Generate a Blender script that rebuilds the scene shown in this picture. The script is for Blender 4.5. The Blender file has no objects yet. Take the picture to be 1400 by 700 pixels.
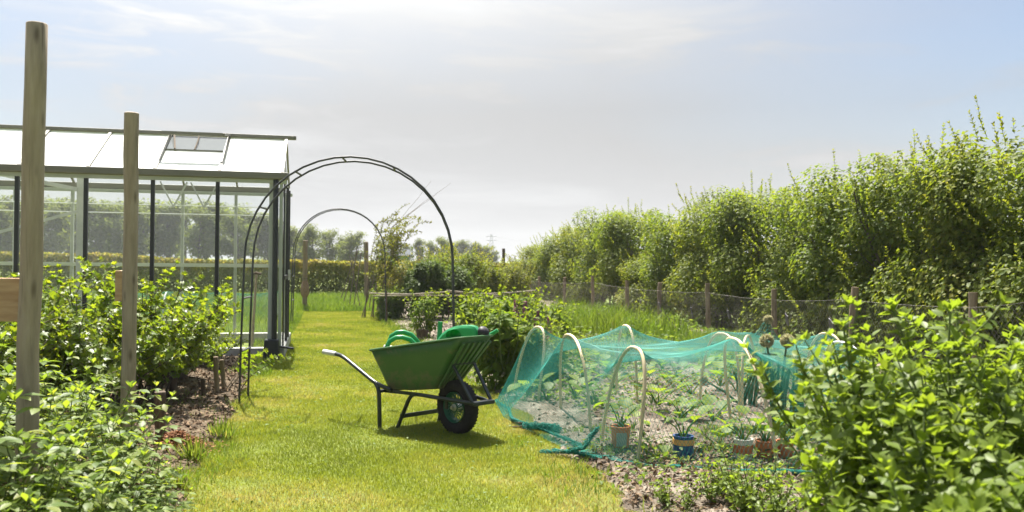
import bpy, bmesh, math, random
import numpy as np
from mathutils import Vector, Matrix

random.seed(5)
rng = np.random.default_rng(11)
S = bpy.context.scene
COL = S.collection
R = math.radians

# ------------------------------------------------------------------ camera frame
FPX, EYE = 1200.0, 1.25
ROLL, PITCH = 0.011, 6 / 1200.0
_f = Vector((0, math.cos(PITCH), math.sin(PITCH)))
_r0 = Vector((1, 0, 0)); _u0 = _r0.cross(_f)
_r = _r0 * math.cos(ROLL) + _u0 * math.sin(ROLL)
_u = _u0 * math.cos(ROLL) - _r0 * math.sin(ROLL)
EYEV = Vector((0, 0, EYE))

def ray(px, py):
    return _r * ((px - 700) / FPX) + _u * ((350 - py) / FPX) + _f
def G(px, py, z=0.0):
    d = ray(px, py); return EYEV + d * ((z - EYE) / d.z)
def P(px, py, y):
    d = ray(px, py); return EYEV + d * (y / d.y)

TH = R(12.2)                      # direction of the lawn path, to the left of the view
CU, SU = math.cos(TH), math.sin(TH)
def XY(l, a):                     # metres across / along the path -> world
    return (l * CU - a * SU, l * SU + a * CU)
def LA(x, y):
    return (x * CU + y * SU, -x * SU + y * CU)
def on_lat(px, lat, z=0.0):       # the point at lateral distance lat seen in column px
    k = (px - 700) / FPX
    y = lat / (CU * k + SU)
    return Vector((k * y, y, z))

# ------------------------------------------------------------------ materials
def new_mat(name):
    m = bpy.data.materials.new(name); m.use_nodes = True
    nt = m.node_tree
    b = nt.nodes['Principled BSDF']
    return m, nt, b
def N(nt, t, **kw):
    n = nt.nodes.new(t)
    for k, v in kw.items():
        if k in n.inputs.keys(): n.inputs[k].default_value = v
        else: setattr(n, k, v)
    return n
def ramp(nt, stops, interp='LINEAR'):
    n = nt.nodes.new('ShaderNodeValToRGB'); cr = n.color_ramp; cr.interpolation = interp
    while len(cr.elements) > 1: cr.elements.remove(cr.elements[-1])
    cr.elements[0].position = stops[0][0]; cr.elements[0].color = (*stops[0][1], 1)
    for p, c in stops[1:]:
        e = cr.elements.new(p); e.color = (*c, 1)
    return n

def leaf_mat(name, stops, tf=0.42, tint=(1.5, 1.55, 0.8), rough=0.42, spec=0.45):
    m, nt, b = new_mat(name)
    a = N(nt, 'ShaderNodeAttribute', attribute_name='rnd')
    rp = ramp(nt, stops)
    nt.links.new(a.outputs['Fac'], rp.inputs[0])
    nt.links.new(rp.outputs[0], b.inputs['Base Color'])
    b.inputs['Roughness'].default_value = rough
    b.inputs['Specular IOR Level'].default_value = spec
    mu = N(nt, 'ShaderNodeMix', data_type='RGBA', blend_type='MULTIPLY'); mu.inputs[0].default_value = 1
    nt.links.new(rp.outputs[0], mu.inputs[6]); mu.inputs[7].default_value = (*tint, 1)
    t = N(nt, 'ShaderNodeBsdfTranslucent')
    nt.links.new(mu.outputs[2], t.inputs[0])
    mx = N(nt, 'ShaderNodeMixShader'); mx.inputs[0].default_value = tf
    nt.links.new(b.outputs[0], mx.inputs[1]); nt.links.new(t.outputs[0], mx.inputs[2])
    nt.links.new(mx.outputs[0], nt.nodes['Material Output'].inputs[0])
    return m

def noise_mat(name, stops, scale=8, detail=5, rough=0.8, spec=0.3, stretch=(1, 1, 1), bump=0.0, bscale=None, metal=0.0, coord='Object'):
    m, nt, b = new_mat(name)
    tc = N(nt, 'ShaderNodeTexCoord'); mp = N(nt, 'ShaderNodeMapping'); mp.inputs['Scale'].default_value = stretch
    nt.links.new(tc.outputs[coord], mp.inputs[0])
    n = N(nt, 'ShaderNodeTexNoise', Scale=scale, Detail=detail, Roughness=0.6)
    nt.links.new(mp.outputs[0], n.inputs[0])
    rp = ramp(nt, stops); nt.links.new(n.outputs[0], rp.inputs[0])
    nt.links.new(rp.outputs[0], b.inputs['Base Color'])
    b.inputs['Roughness'].default_value = rough; b.inputs['Specular IOR Level'].default_value = spec
    b.inputs['Metallic'].default_value = metal
    if bump:
        n2 = N(nt, 'ShaderNodeTexNoise', Scale=bscale or scale * 3, Detail=6)
        nt.links.new(mp.outputs[0], n2.inputs[0])
        bp = N(nt, 'ShaderNodeBump', Strength=bump, Distance=0.02)
        nt.links.new(n2.outputs[0], bp.inputs['Height']); nt.links.new(bp.outputs[0], b.inputs['Normal'])
    return m

def rnd_mat(name, stops, rough=0.85, spec=0.2):
    m, nt, b = new_mat(name)
    a = N(nt, 'ShaderNodeAttribute', attribute_name='rnd'); rp = ramp(nt, stops)
    nt.links.new(a.outputs['Fac'], rp.inputs[0]); nt.links.new(rp.outputs[0], b.inputs['Base Color'])
    b.inputs['Roughness'].default_value = rough; b.inputs['Specular IOR Level'].default_value = spec
    return m

def post_mat():
    m = noise_mat('pine_post', [(.22, (.2, .16, .115)), (.5, (.32, .258, .19)), (.78, (.42, .35, .27))], 6, 7, stretch=(5, 5, .6), bump=.4, bscale=22)
    nt = m.node_tree; b = nt.nodes['Principled BSDF']; src = b.inputs['Base Color'].links[0].from_socket
    tc = nt.nodes['Texture Coordinate']; mp = N(nt, 'ShaderNodeMapping'); mp.inputs['Scale'].default_value = (9, 9, 2.6); nt.links.new(tc.outputs['Object'], mp.inputs[0])
    vo = N(nt, 'ShaderNodeTexVoronoi', Scale=1.4); nt.links.new(mp.outputs[0], vo.inputs[0])
    mr = N(nt, 'ShaderNodeMapRange'); mr.inputs[1].default_value = .06; mr.inputs[2].default_value = .2; mr.inputs[3].default_value = .75; mr.inputs[4].default_value = 0
    nt.links.new(vo.outputs['Distance'], mr.inputs[0])
    n2 = N(nt, 'ShaderNodeTexNoise', Scale=30.0, Detail=3.0); mp2 = N(nt, 'ShaderNodeMapping'); mp2.inputs['Scale'].default_value = (1.6, 1.6, .05); nt.links.new(tc.outputs['Object'], mp2.inputs[0]); nt.links.new(mp2.outputs[0], n2.inputs[0])
    cr = N(nt, 'ShaderNodeMapRange'); cr.inputs[1].default_value = .62; cr.inputs[2].default_value = .7; cr.inputs[3].default_value = 0; cr.inputs[4].default_value = .5; nt.links.new(n2.outputs[0], cr.inputs[0])
    mxv = N(nt, 'ShaderNodeMath', operation='MAXIMUM'); nt.links.new(mr.outputs[0], mxv.inputs[0]); nt.links.new(cr.outputs[0], mxv.inputs[1])
    mx = N(nt, 'ShaderNodeMix', data_type='RGBA'); nt.links.new(mxv.outputs[0], mx.inputs[0]); nt.links.new(src, mx.inputs[6]); mx.inputs[7].default_value = (.075, .05, .03, 1)
    nt.links.new(mx.outputs[2], b.inputs['Base Color']); return m
def tray_mat():
    m = noise_mat('barrow_tray_green', [(.2, (.036, .1, .03)), (.55, (.046, .12, .036)), (.85, (.064, .135, .05))], 3.5, 7, rough=.42, spec=.4, bump=.05)
    nt = m.node_tree; b = nt.nodes['Principled BSDF']; src = b.inputs['Base Color'].links[0].from_socket; tc = nt.nodes['Texture Coordinate']
    n = N(nt, 'ShaderNodeTexNoise', Scale=9.0, Detail=9.0, Roughness=.75); nt.links.new(tc.outputs['Object'], n.inputs[0])
    sx = N(nt, 'ShaderNodeSeparateXYZ'); nt.links.new(tc.outputs['Object'], sx.inputs[0])
    hg = N(nt, 'ShaderNodeMapRange'); hg.inputs[1].default_value = .28; hg.inputs[2].default_value = .5; hg.inputs[3].default_value = .2; hg.inputs[4].default_value = 0; nt.links.new(sx.outputs[2], hg.inputs[0])
    ad = N(nt, 'ShaderNodeMath', operation='ADD'); nt.links.new(n.outputs[0], ad.inputs[0]); nt.links.new(hg.outputs[0], ad.inputs[1])
    mr = N(nt, 'ShaderNodeMapRange'); mr.inputs[1].default_value = .55; mr.inputs[2].default_value = .76; mr.inputs[3].default_value = 0; mr.inputs[4].default_value = .75; nt.links.new(ad.outputs[0], mr.inputs[0])
    mx = N(nt, 'ShaderNodeMix', data_type='RGBA'); nt.links.new(mr.outputs[0], mx.inputs[0]); nt.links.new(src, mx.inputs[6]); mx.inputs[7].default_value = (.17, .14, .09, 1)
    nt.links.new(mx.outputs[2], b.inputs['Base Color'])
    rr = N(nt, 'ShaderNodeMapRange'); rr.inputs[3].default_value = .38; rr.inputs[4].default_value = .8; nt.links.new(mr.outputs[0], rr.inputs[0]); nt.links.new(rr.outputs[0], b.inputs['Roughness'])
    return m
M = {}
M['hedge'] = leaf_mat('hedge_leaf', [(0, (.06, .1, .018)), (.3, (.1, .145, .024)), (.7, (.15, .185, .03)), (1, (.205, .215, .045))], tf=.55, tint=(1.75, 1.7, .55), rough=.5, spec=.14)
M['hedge_light'] = leaf_mat('hedge_leaf_light', [(0, (.075, .11, .018)), (.4, (.125, .165, .026)), (.8, (.185, .205, .034)), (1, (.23, .21, .06))], tf=.5, tint=(1.7, 1.65, .5), rough=.5, spec=.14)
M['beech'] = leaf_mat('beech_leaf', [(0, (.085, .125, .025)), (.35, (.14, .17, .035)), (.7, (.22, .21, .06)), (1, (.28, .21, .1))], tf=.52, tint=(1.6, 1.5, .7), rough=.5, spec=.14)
M['wood_leaf'] = leaf_mat('woodland_leaf', [(0, (.085, .115, .035)), (.5, (.125, .15, .045)), (1, (.175, .185, .06))], tf=.5, tint=(1.6, 1.6, .7), rough=.6, spec=.1)
M['currant'] = leaf_mat('currant_leaf', [(0, (.06, .11, .016)), (.4, (.1, .165, .022)), (.8, (.155, .21, .028)), (1, (.2, .23, .035))], tf=.52, tint=(1.8, 1.7, .5), rough=.42, spec=.35)
M['herb'] = leaf_mat('herb_leaf', [(0, (.085, .14, .03)), (.4, (.135, .2, .036)), (.8, (.19, .245, .045)), (1, (.24, .26, .07))], tf=.54, tint=(1.7, 1.6, .55), rough=.45, spec=.28)
M['shrub'] = leaf_mat('shrub_leaf', [(0, (.065, .105, .022)), (.4, (.12, .178, .03)), (.8, (.16, .215, .034)), (1, (.19, .235, .04))], tf=.52, tint=(1.6, 1.6, .55), rough=.45, spec=.25)
M['peony'] = leaf_mat('peony_leaf', [(0, (.055, .1, .022)), (.5, (.1, .155, .03)), (1, (.16, .2, .042))], tf=.5, tint=(1.7, 1.65, .65), rough=.5, spec=.14)
M['dark_leaf'] = leaf_mat('dark_leaf', [(0, (.05, .085, .02)), (.6, (.085, .125, .027)), (1, (.12, .155, .034))], tf=.42, rough=.55, spec=.15)
M['lime'] = leaf_mat('lime_leaf', [(0, (.07, .12, .018)), (.5, (.11, .17, .024)), (1, (.17, .2, .035))], tf=.5, tint=(1.6, 1.6, .5), rough=.55, spec=.1)
M['seedling'] = leaf_mat('cabbage_leaf', [(0, (.1, .16, .025)), (.5, (.14, .21, .03)), (1, (.2, .26, .045))], tf=.5, tint=(1.6, 1.6, .5), rough=.5, spec=.2)
M['leek'] = leaf_mat('leek_leaf', [(0, (.04, .1, .05)), (.5, (.06, .13, .06)), (1, (.09, .15, .06))], tf=.25, rough=.4)
M['wispy'] = leaf_mat('wispy_leaf', [(0, (.07, .1, .022)), (.5, (.12, .14, .035)), (1, (.17, .16, .05))], tf=.5, tint=(1.6, 1.6, .5), rough=.55, spec=.1)
M['grass'] = leaf_mat('grass_blade', [(0, (.13, .168, .019)), (.3, (.188, .23, .026)), (.6, (.25, .272, .04)), (.8, (.315, .295, .08)), (1, (.38, .31, .16))], tf=.45, tint=(1.32, 1.28, .72), rough=.55, spec=.2)
M['tall_grass'] = leaf_mat('tall_grass_blade', [(0, (.08, .14, .016)), (.5, (.125, .19, .024)), (.85, (.19, .23, .04)), (1, (.28, .24, .1))], tf=.45, tint=(1.4, 1.35, .7), rough=.5, spec=.2)
M['lupin'] = rnd_mat('lupin_flower', [(0, (.16, .05, .14)), (.6, (.3, .11, .2)), (1, (.4, .2, .22))])
M['bark'] = noise_mat('bark', [(.3, (.05, .04, .03)), (.7, (.14, .115, .085))], 14, stretch=(1, 1, .25), bump=.6)
M['stem'] = noise_mat('green_stem', [(.3, (.08, .12, .03)), (.7, (.14, .17, .05))], 20)
M['twig'] = noise_mat('twig', [(.3, (.1, .075, .05)), (.7, (.2, .16, .11))], 20)
M['post'] = post_mat()
M['plank'] = noise_mat('sawn_plank', [(.3, (.36, .22, .12)), (.7, (.52, .36, .21))], 5, 5, stretch=(1, 8, 8), bump=.2)
M['old_post'] = noise_mat('weathered_post', [(.25, (.13, .095, .06)), (.7, (.33, .25, .165))], 8, 6, stretch=(5, 5, .5), bump=.6, bscale=18)
M['dark_wood'] = noise_mat('dark_stake', [(.3, (.05, .035, .025)), (.7, (.15, .105, .07))], 8, 6, stretch=(5, 5, .6), bump=.6, bscale=16)
M['cane'] = noise_mat('cane', [(.3, (.2, .17, .12)), (.7, (.36, .31, .23))], 6, 4, bump=.2)
M['black_metal'] = noise_mat('black_metal', [(.3, (.012, .012, .014)), (.7, (.022, .022, .024))], 12, rough=.42, spec=.5)
M['dark_steel'] = noise_mat('arch_steel', [(.3, (.03, .03, .035)), (.7, (.055, .053, .055))], 9, rough=.5, spec=.5, bump=.1)
M['barrow_steel'] = noise_mat('barrow_frame_paint', [(.3, (.014, .02, .018)), (.7, (.026, .034, .03))], 10, rough=.38, spec=.5)
M['alu'] = noise_mat('aluminium', [(.3, (.36, .37, .35)), (.7, (.48, .49, .46))], 6, rough=.5, metal=.35)
M['alu_green'] = noise_mat('greenhouse_frame_paint', [(.3, (.43, .45, .38)), (.7, (.52, .53, .46))], 4, rough=.5)
M['gutter'] = noise_mat('gutter_bronze', [(.3, (.17, .16, .125)), (.7, (.23, .215, .17))], 4, stretch=(.5, 4, 4), rough=.5)
M['concrete'] = noise_mat('concrete', [(.25, (.24, .23, .21)), (.75, (.42, .41, .385))], 9, 8, bump=.4)
M['tray'] = tray_mat()
M['rim_green'] = noise_mat('rim_green', [(.3, (.02, .1, .055)), (.7, (.03, .13, .07))], 8, rough=.4)
M['tyre'] = noise_mat('tyre', [(.35, (.013, .012, .012)), (.6, (.028, .023, .021)), (.8, (.075, .06, .045))], 9, 8, rough=.8, bump=.25)
M['grip'] = noise_mat('grip_grey', [(.3, (.5, .49, .46)), (.7, (.62, .61, .58))], 9, rough=.5)
M['zinc'] = noise_mat('zinc', [(.3, (.5, .5, .5)), (.7, (.65, .65, .64))], 9, rough=.35, metal=.8)
M['rose'] = noise_mat('black_plastic', [(.3, (.02, .018, .022)), (.7, (.04, .036, .04))], 12, rough=.55)
M['hoop'] = noise_mat('hoop_tube', [(.3, (.58, .46, .26)), (.7, (.68, .57, .36))], 5, rough=.4, spec=.45)
M['hoop_white'] = noise_mat('white_tube', [(.3, (.7, .7, .68)), (.7, (.78, .78, .76))], 5, rough=.4)
M['slate'] = noise_mat('slate', [(.3, (.07, .065, .07)), (.7, (.15, .14, .145))], 10, rough=.6)
M['wire'] = noise_mat('wire', [(.3, (.17, .155, .13)), (.7, (.27, .245, .21))], 10, rough=.6)
M['hut'] = noise_mat('hut_teal', [(.3, (.1, .23, .21)), (.7, (.14, .28, .25))], 3, rough=.6)
M['hut_roof'] = noise_mat('hut_roof', [(.3, (.04, .05, .06)), (.7, (.07, .08, .09))], 3)
M['jute'] = noise_mat('jute_bag', [(.3, (.2, .12, .07)), (.7, (.32, .21, .13))], 14, bump=.5)
M['terracotta'] = noise_mat('terracotta', [(.3, (.26, .085, .05)), (.7, (.36, .13, .075))], 9, bump=.2)
M['pot_orange'] = noise_mat('orange_pot', [(.3, (.5, .16, .06)), (.7, (.62, .22, .09))], 12, rough=.6)
M['pot_grey'] = noise_mat('grey_panel', [(.3, (.28, .31, .29)), (.7, (.4, .42, .4))], 14, rough=.7)
M['pot_blue'] = noise_mat('blue_pot', [(.3, (.025, .06, .19)), (.7, (.04, .09, .26))], 20, rough=.7)
M['pot_band'] = noise_mat('orange_band', [(.3, (.6, .3, .08)), (.7, (.7, .4, .13))], 18, rough=.7)
M['pot_white'] = noise_mat('white_band', [(.3, (.62, .58, .52)), (.7, (.72, .69, .64))], 14, rough=.6)
M['pot_rust'] = noise_mat('rust_band', [(.3, (.42, .12, .05)), (.7, (.58, .2, .08))], 22, rough=.7)
M['potting'] = noise_mat('potting_soil', [(.3, (.03, .022, .016)), (.7, (.07, .05, .035))], 20, bump=.6)
M['allium'] = leaf_mat('allium_head', [(0, (.28, .26, .16)), (.6, (.4, .37, .25)), (1, (.5, .48, .36))], tf=.4, tint=(1.2, 1.2, .9), rough=.6, spec=.1)
M['net'] = noise_mat('net_teal', [(.3, (.008, .15, .11)), (.7, (.013, .2, .15))], 5, rough=.55, spec=.2)
M['straw'] = rnd_mat('straw_chip', [(0, (.045, .034, .024)), (.35, (.12, .095, .07)), (.7, (.2, .17, .13)), (1, (.3, .26, .21))])
M['chip'] = rnd_mat('bark_chip', [(0, (.04, .024, .014)), (.35, (.1, .063, .036)), (.7, (.18, .12, .072)), (1, (.28, .2, .13))])
M['compost'] = rnd_mat('rusty_mulch', [(0, (.12, .045, .018)), (.6, (.24, .105, .045)), (1, (.33, .175, .09))])
M['steel_far'] = noise_mat('pylon_steel', [(.3, (.25, .26, .28)), (.7, (.32, .33, .35))], 1, rough=.6)

def plastic_green():
    m, nt, b = new_mat('can_green')
    n = N(nt, 'ShaderNodeTexNoise', Scale=6.0, Detail=4.0); rp = ramp(nt, [(.3, (.02, .25, .085)), (.7, (.03, .31, .11))])
    nt.links.new(n.outputs[0], rp.inputs[0]); nt.links.new(rp.outputs[0], b.inputs['Base Color'])
    b.inputs['Roughness'].default_value = .32
    t = N(nt, 'ShaderNodeBsdfTranslucent'); t.inputs[0].default_value = (.02, .5, .09, 1)
    mx = N(nt, 'ShaderNodeMixShader'); mx.inputs[0].default_value = .25
    nt.links.new(b.outputs[0], mx.inputs[1]); nt.links.new(t.outputs[0], mx.inputs[2])
    nt.links.new(mx.outputs[0], nt.nodes['Material Output'].inputs[0])
    return m
M['can'] = plastic_green()

def glass_mat(name, haze=0.07, tint=(.96, .98, .97)):
    m, nt, b = new_mat(name)
    tr = N(nt, 'ShaderNodeBsdfTransparent'); tr.inputs[0].default_value = (*tint, 1)
    gl = N(nt, 'ShaderNodeBsdfGlossy', Roughness=.03)
    df = N(nt, 'ShaderNodeBsdfTranslucent'); df.inputs[0].default_value = (.8, .82, .8, 1)
    fr = N(nt, 'ShaderNodeFresnel', IOR=1.45)
    ml = N(nt, 'ShaderNodeMath', operation='MULTIPLY'); ml.inputs[1].default_value = .8
    nt.links.new(fr.outputs[0], ml.inputs[0])
    n = N(nt, 'ShaderNodeTexNoise', Scale=2.5, Detail=5.0)
    mm = N(nt, 'ShaderNodeMapRange'); mm.inputs[1].default_value = .35; mm.inputs[2].default_value = .75
    mm.inputs[3].default_value = haze * .5; mm.inputs[4].default_value = haze * 1.8
    nt.links.new(n.outputs[0], mm.inputs[0])
    a = N(nt, 'ShaderNodeMixShader'); nt.links.new(mm.outputs[0], a.inputs[0])
    nt.links.new(tr.outputs[0], a.inputs[1]); nt.links.new(df.outputs[0], a.inputs[2])
    c = N(nt, 'ShaderNodeMixShader'); nt.links.new(ml.outputs[0], c.inputs[0])
    nt.links.new(a.outputs[0], c.inputs[1]); nt.links.new(gl.outputs[0], c.inputs[2])
    nt.links.new(c.outputs[0], nt.nodes['Material Output'].inputs[0])
    return m
M['glass'] = glass_mat('greenhouse_glass', .01)
def opal_mat():
    m, nt, b = new_mat('opal_roof_sheet')
    n = N(nt, 'ShaderNodeTexNoise', Scale=5.0, Detail=4.0); rp = ramp(nt, [(.3, (.8, .81, .81)), (.7, (.86, .87, .87))])
    nt.links.new(n.outputs[0], rp.inputs[0]); nt.links.new(rp.outputs[0], b.inputs['Base Color'])
    b.inputs['Roughness'].default_value = .25
    t = N(nt, 'ShaderNodeBsdfTranslucent'); t.inputs[0].default_value = (.9, .92, .92, 1)
    tr = N(nt, 'ShaderNodeBsdfTransparent')
    mx = N(nt, 'ShaderNodeMixShader'); mx.inputs[0].default_value = .35
    nt.links.new(b.outputs[0], mx.inputs[1]); nt.links.new(t.outputs[0], mx.inputs[2])
    m2 = N(nt, 'ShaderNodeMixShader'); m2.inputs[0].default_value = .15
    nt.links.new(mx.outputs[0], m2.inputs[1]); nt.links.new(tr.outputs[0], m2.inputs[2])
    nt.links.new(m2.outputs[0], nt.nodes['Material Output'].inputs[0])
    return m
M['opal'] = opal_mat()
def screen_mat():
    m, nt, b = new_mat('insect_screen')
    b.inputs['Base Color'].default_value = (.17, .18, .19, 1); b.inputs['Roughness'].default_value = .9; b.inputs['Specular IOR Level'].default_value = 0
    tr = N(nt, 'ShaderNodeBsdfTransparent')
    tc = N(nt, 'ShaderNodeTexCoord'); ck = N(nt, 'ShaderNodeTexChecker', Scale=60.0)
    nt.links.new(tc.outputs['Object'], ck.inputs[0])
    mr = N(nt, 'ShaderNodeMapRange'); mr.inputs[3].default_value = .12; mr.inputs[4].default_value = .28
    nt.links.new(ck.outputs['Fac'], mr.inputs[0])
    mx = N(nt, 'ShaderNodeMixShader'); nt.links.new(mr.outputs[0], mx.inputs[0])
    nt.links.new(b.outputs[0], mx.inputs[1]); nt.links.new(tr.outputs[0], mx.inputs[2])
    nt.links.new(mx.outputs[0], nt.nodes['Material Output'].inputs[0])
    return m
M['screen'] = screen_mat()

# ------------------------------------------------------------------ mesh helpers
class MB:
    def __init__(s): s.v = []; s.f = []
    def add(s, vs, fs):
        b = len(s.v); s.v += [tuple(v) for v in vs]; s.f += [tuple(i + b for i in f) for f in fs]
    def box(s, c, size, rot=None, taper=1.0):
        hx, hy, hz = size[0] / 2, size[1] / 2, size[2] / 2
        vs = [Vector((x * (taper if z > 0 else 1), y * (taper if z > 0 else 1), z)) for x in (-hx, hx) for y in (-hy, hy) for z in (-hz, hz)]
        if rot is not None: vs = [rot @ v for v in vs]
        c = Vector(c); vs = [v + c for v in vs]
        s.add(vs, [(0, 1, 3, 2), (4, 6, 7, 5), (0, 4, 5, 1), (2, 3, 7, 6), (0, 2, 6, 4), (1, 5, 7, 3)])
    def bar(s, a, b, w, h=None, up=(0, 0, 1)):
        a, b = Vector(a), Vector(b); h = h or w
        d = (b - a); L = d.length; d.normalize()
        upv = Vector(up)
        if abs(d.dot(upv)) > .98: upv = Vector((1, 0, 0))
        x = d.cross(upv).normalized(); z = x.cross(d)
        rot = Matrix((x, d, z)).transposed()
        s.box((a + b) / 2, (w, L, h), rot)
    def tube(s, pts, r, n=8, caps=True, closed=False):
        pts = [Vector(p) for p in pts]; k = len(pts)
        rs = [r] * k if not hasattr(r, '__len__') else list(r)
        t0 = (pts[1] - pts[0]).normalized()
        ref = Vector((0, 0, 1)) if abs(t0.z) < .9 else Vector((1, 0, 0))
        x = t0.cross(ref).normalized(); rings = []; vs = []
        for i, p in enumerate(pts):
            if closed: t = pts[(i + 1) % k] - pts[i - 1]
            else: t = pts[min(i + 1, k - 1)] - pts[max(i - 1, 0)]
            t.normalize(); x = (x - t * x.dot(t)).normalized(); y = t.cross(x)
            for j in range(n):
                an = 2 * math.pi * j / n
                vs.append(p + (x * math.cos(an) + y * math.sin(an)) * rs[i])
        fs = []
        for i in range(k if closed else k - 1):
            i2 = (i + 1) % k
            for j in range(n):
                fs.append((i * n + j, i * n + (j + 1) % n, i2 * n + (j + 1) % n, i2 * n + j))
        if caps and not closed:
            fs.append(tuple(range(n - 1, -1, -1))); fs.append(tuple((k - 1) * n + j for j in range(n)))
        s.add(vs, fs)
    def lathe(s, prof, n=24, mat=None, closed=False):
        vs = []; k = len(prof)
        for (r, z) in prof:
            for j in range(n):
                an = 2 * math.pi * j / n; vs.append(Vector((r * math.cos(an), r * math.sin(an), z)))
        if mat is not None: vs = [mat @ v for v in vs]
        fs = []
        for i in range(k if closed else k - 1):
            i2 = (i + 1) % k
            for j in range(n): fs.append((i * n + j, i * n + (j + 1) % n, i2 * n + (j + 1) % n, i2 * n + j))
        s.add(vs, fs)
    def grid(s, rows):
        k = len(rows[0]); vs = [p for r_ in rows for p in r_]
        fs = [(i * k + j, i * k + j + 1, (i + 1) * k + j + 1, (i + 1) * k + j) for i in range(len(rows) - 1) for j in range(k - 1)]
        s.add(vs, fs)

def link(name, me, mat, parent=None, loc=None):
    o = bpy.data.objects.new(name, me); COL.objects.link(o)
    if mat is not None and len(me.materials) == 0: me.materials.append(mat)
    if parent is not None: o.parent = parent
    if loc is not None: o.location = loc
    return o
def build(name, mb, mat, parent=None, loc=None, smooth=True, angle=40, solid=0, bevel=0, sub=0):
    me = bpy.data.meshes.new(name); me.from_pydata(mb.v, [], mb.f); me.update()
    if smooth:
        me.shade_smooth(); me.set_sharp_from_angle(angle=R(angle))
    o = link(name, me, mat, parent, loc)
    if solid:
        md = o.modifiers.new('solid', 'SOLIDIFY'); md.thickness = solid; md.offset = 0
    if sub:
        md = o.modifiers.new('sub', 'SUBSURF'); md.levels = sub; md.render_levels = sub
    if bevel:
        md = o.modifiers.new('bevel', 'BEVEL'); md.width = bevel; md.segments = 2; md.limit_method = 'ANGLE'
    return o
def tag(o, label, cat, group=None, kind=None):
    o['label'] = label; o['category'] = cat
    if group: o['group'] = group
    if kind: o['kind'] = kind
    return o
def thing(name, label, cat, loc=(0, 0, 0), rz=0, group=None, scale=None):
    o = bpy.data.objects.new(name, None); COL.objects.link(o); o.empty_display_size = .1
    o.location = loc; o.rotation_euler = (0, 0, rz)
    if scale is not None: o.scale = scale
    return tag(o, label, cat, group)
def dup(root, loc, rz=0, scale=None, label=None, group=None):
    r = root.copy(); COL.objects.link(r); r.location = loc; r.rotation_euler = (0, 0, rz)
    if scale is not None: r.scale = scale
    if label: r['label'] = label
    if group: r['group'] = group
    for ch in list(root.children):
        c = ch.copy(); COL.objects.link(c); c.parent = r
        for g in list(ch.children):
            d = g.copy(); COL.objects.link(d); d.parent = c
    return r
def place(root, loc, rz=0, scale=None, label=None):
    root.location = loc; root.rotation_euler = (0, 0, rz)
    if scale is not None: root.scale = scale
    if label: root['label'] = label
    return root

def np_mesh(name, V, faces, rnd=None, smooth=False):
    """V (n,3); faces: list of int arrays (k,3) or (k,4)"""
    me = bpy.data.meshes.new(name)
    me.vertices.add(len(V)); me.vertices.foreach_set('co', np.ascontiguousarray(V, dtype=np.float32).ravel())
    idx = np.concatenate([f.ravel() for f in faces]).astype(np.int32)
    tot = np.concatenate([np.full(len(f), f.shape[1], dtype=np.int32) for f in faces])
    st = np.concatenate([[0], np.cumsum(tot)[:-1]]).astype(np.int32)
    me.loops.add(len(idx)); me.loops.foreach_set('vertex_index', idx)
    me.polygons.add(len(tot)); me.polygons.foreach_set('loop_start', st); me.polygons.foreach_set('loop_total', tot)
    if smooth: me.polygons.foreach_set('use_smooth', np.ones(len(tot), dtype=bool))
    if rnd is not None:
        a = me.attributes.new('rnd', 'FLOAT', 'POINT'); a.data.foreach_set('value', np.ascontiguousarray(rnd, dtype=np.float32))
    me.update(calc_edges=True)
    return me

def unit(a):
    return a / np.maximum(np.linalg.norm(a, axis=-1, keepdims=True), 1e-9)
def rdir(n):
    return unit(rng.normal(size=(n, 3)))

# leaf templates: (x across, y along 0..1, z lift) in units of half-width / length ; faces
def T_simple():
    v = [(0, 0, 0), (-1, .48, .35), (1, .48, .35), (0, 1, -.05)]
    return np.array(v), [np.array([(0, 3, 1), (0, 2, 3)])]
def T_mid():
    v = [(0, 0, 0), (-.8, .28, .28), (0, .3, 0), (.8, .28, .28), (-.85, .62, .22), (0, .64, -.05), (.85, .62, .22), (0, 1, -.25)]
    return np.array(v), [np.array([(0, 2, 1), (0, 3, 2), (4, 5, 7), (5, 6, 7)]), np.array([(1, 2, 5, 4), (2, 3, 6, 5)])]
def T_fine():
    v = [(0, 0, 0), (0, .12, 0)]
    st = [(.26, .72, .22), (.46, 1.0, .26), (.66, .86, .2), (.85, .48, .1)]
    for y, w, l in st: v += [(-w, y - .02, l - .5 * y * y), (0, y, -.5 * y * y), (w, y - .02, l - .5 * y * y)]
    v.append((0, 1, -.55)); t = len(v) - 1
    tris = [(1, 3, 2), (1, 4, 3), (t - 3, t - 2, t), (t - 2, t - 1, t)]; quads = []
    for k in range(3):
        a = 2 + 3 * k; quads += [(a, a + 1, a + 4, a + 3), (a + 1, a + 2, a + 5, a + 4)]
    # petiole
    v += [(-.05, 0, 0), (.05, 0, 0), (.05, .13, 0), (-.05, .13, 0)]; quads.append((t + 1, t + 2, t + 3, t + 4))
    return np.array(v), [np.array(tris), np.array(quads)]
def T_serrate():
    v = [(0, 0, 0)]
    st = [(.1, .35), (.2, .62), (.24, .55), (.36, .92), (.4, .78), (.52, .98), (.56, .8), (.7, .74), (.74, .56), (.86, .36)]
    for y, w in st: v += [(-w, y, .2 * w - .4 * y * y), (0, y, -.4 * y * y), (w, y, .2 * w - .4 * y * y)]
    v.append((0, 1, -.42)); t = len(v) - 1
    tris = [(0, 2, 1), (0, 3, 2), (t - 3, t - 2, t), (t - 2, t - 1, t)]; quads = []
    for k in range(len(st) - 1):
        a = 1 + 3 * k; quads += [(a, a + 1, a + 4, a + 3), (a + 1, a + 2, a + 5, a + 4)]
    return np.array(v), [np.array(tris), np.array(quads)]
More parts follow.
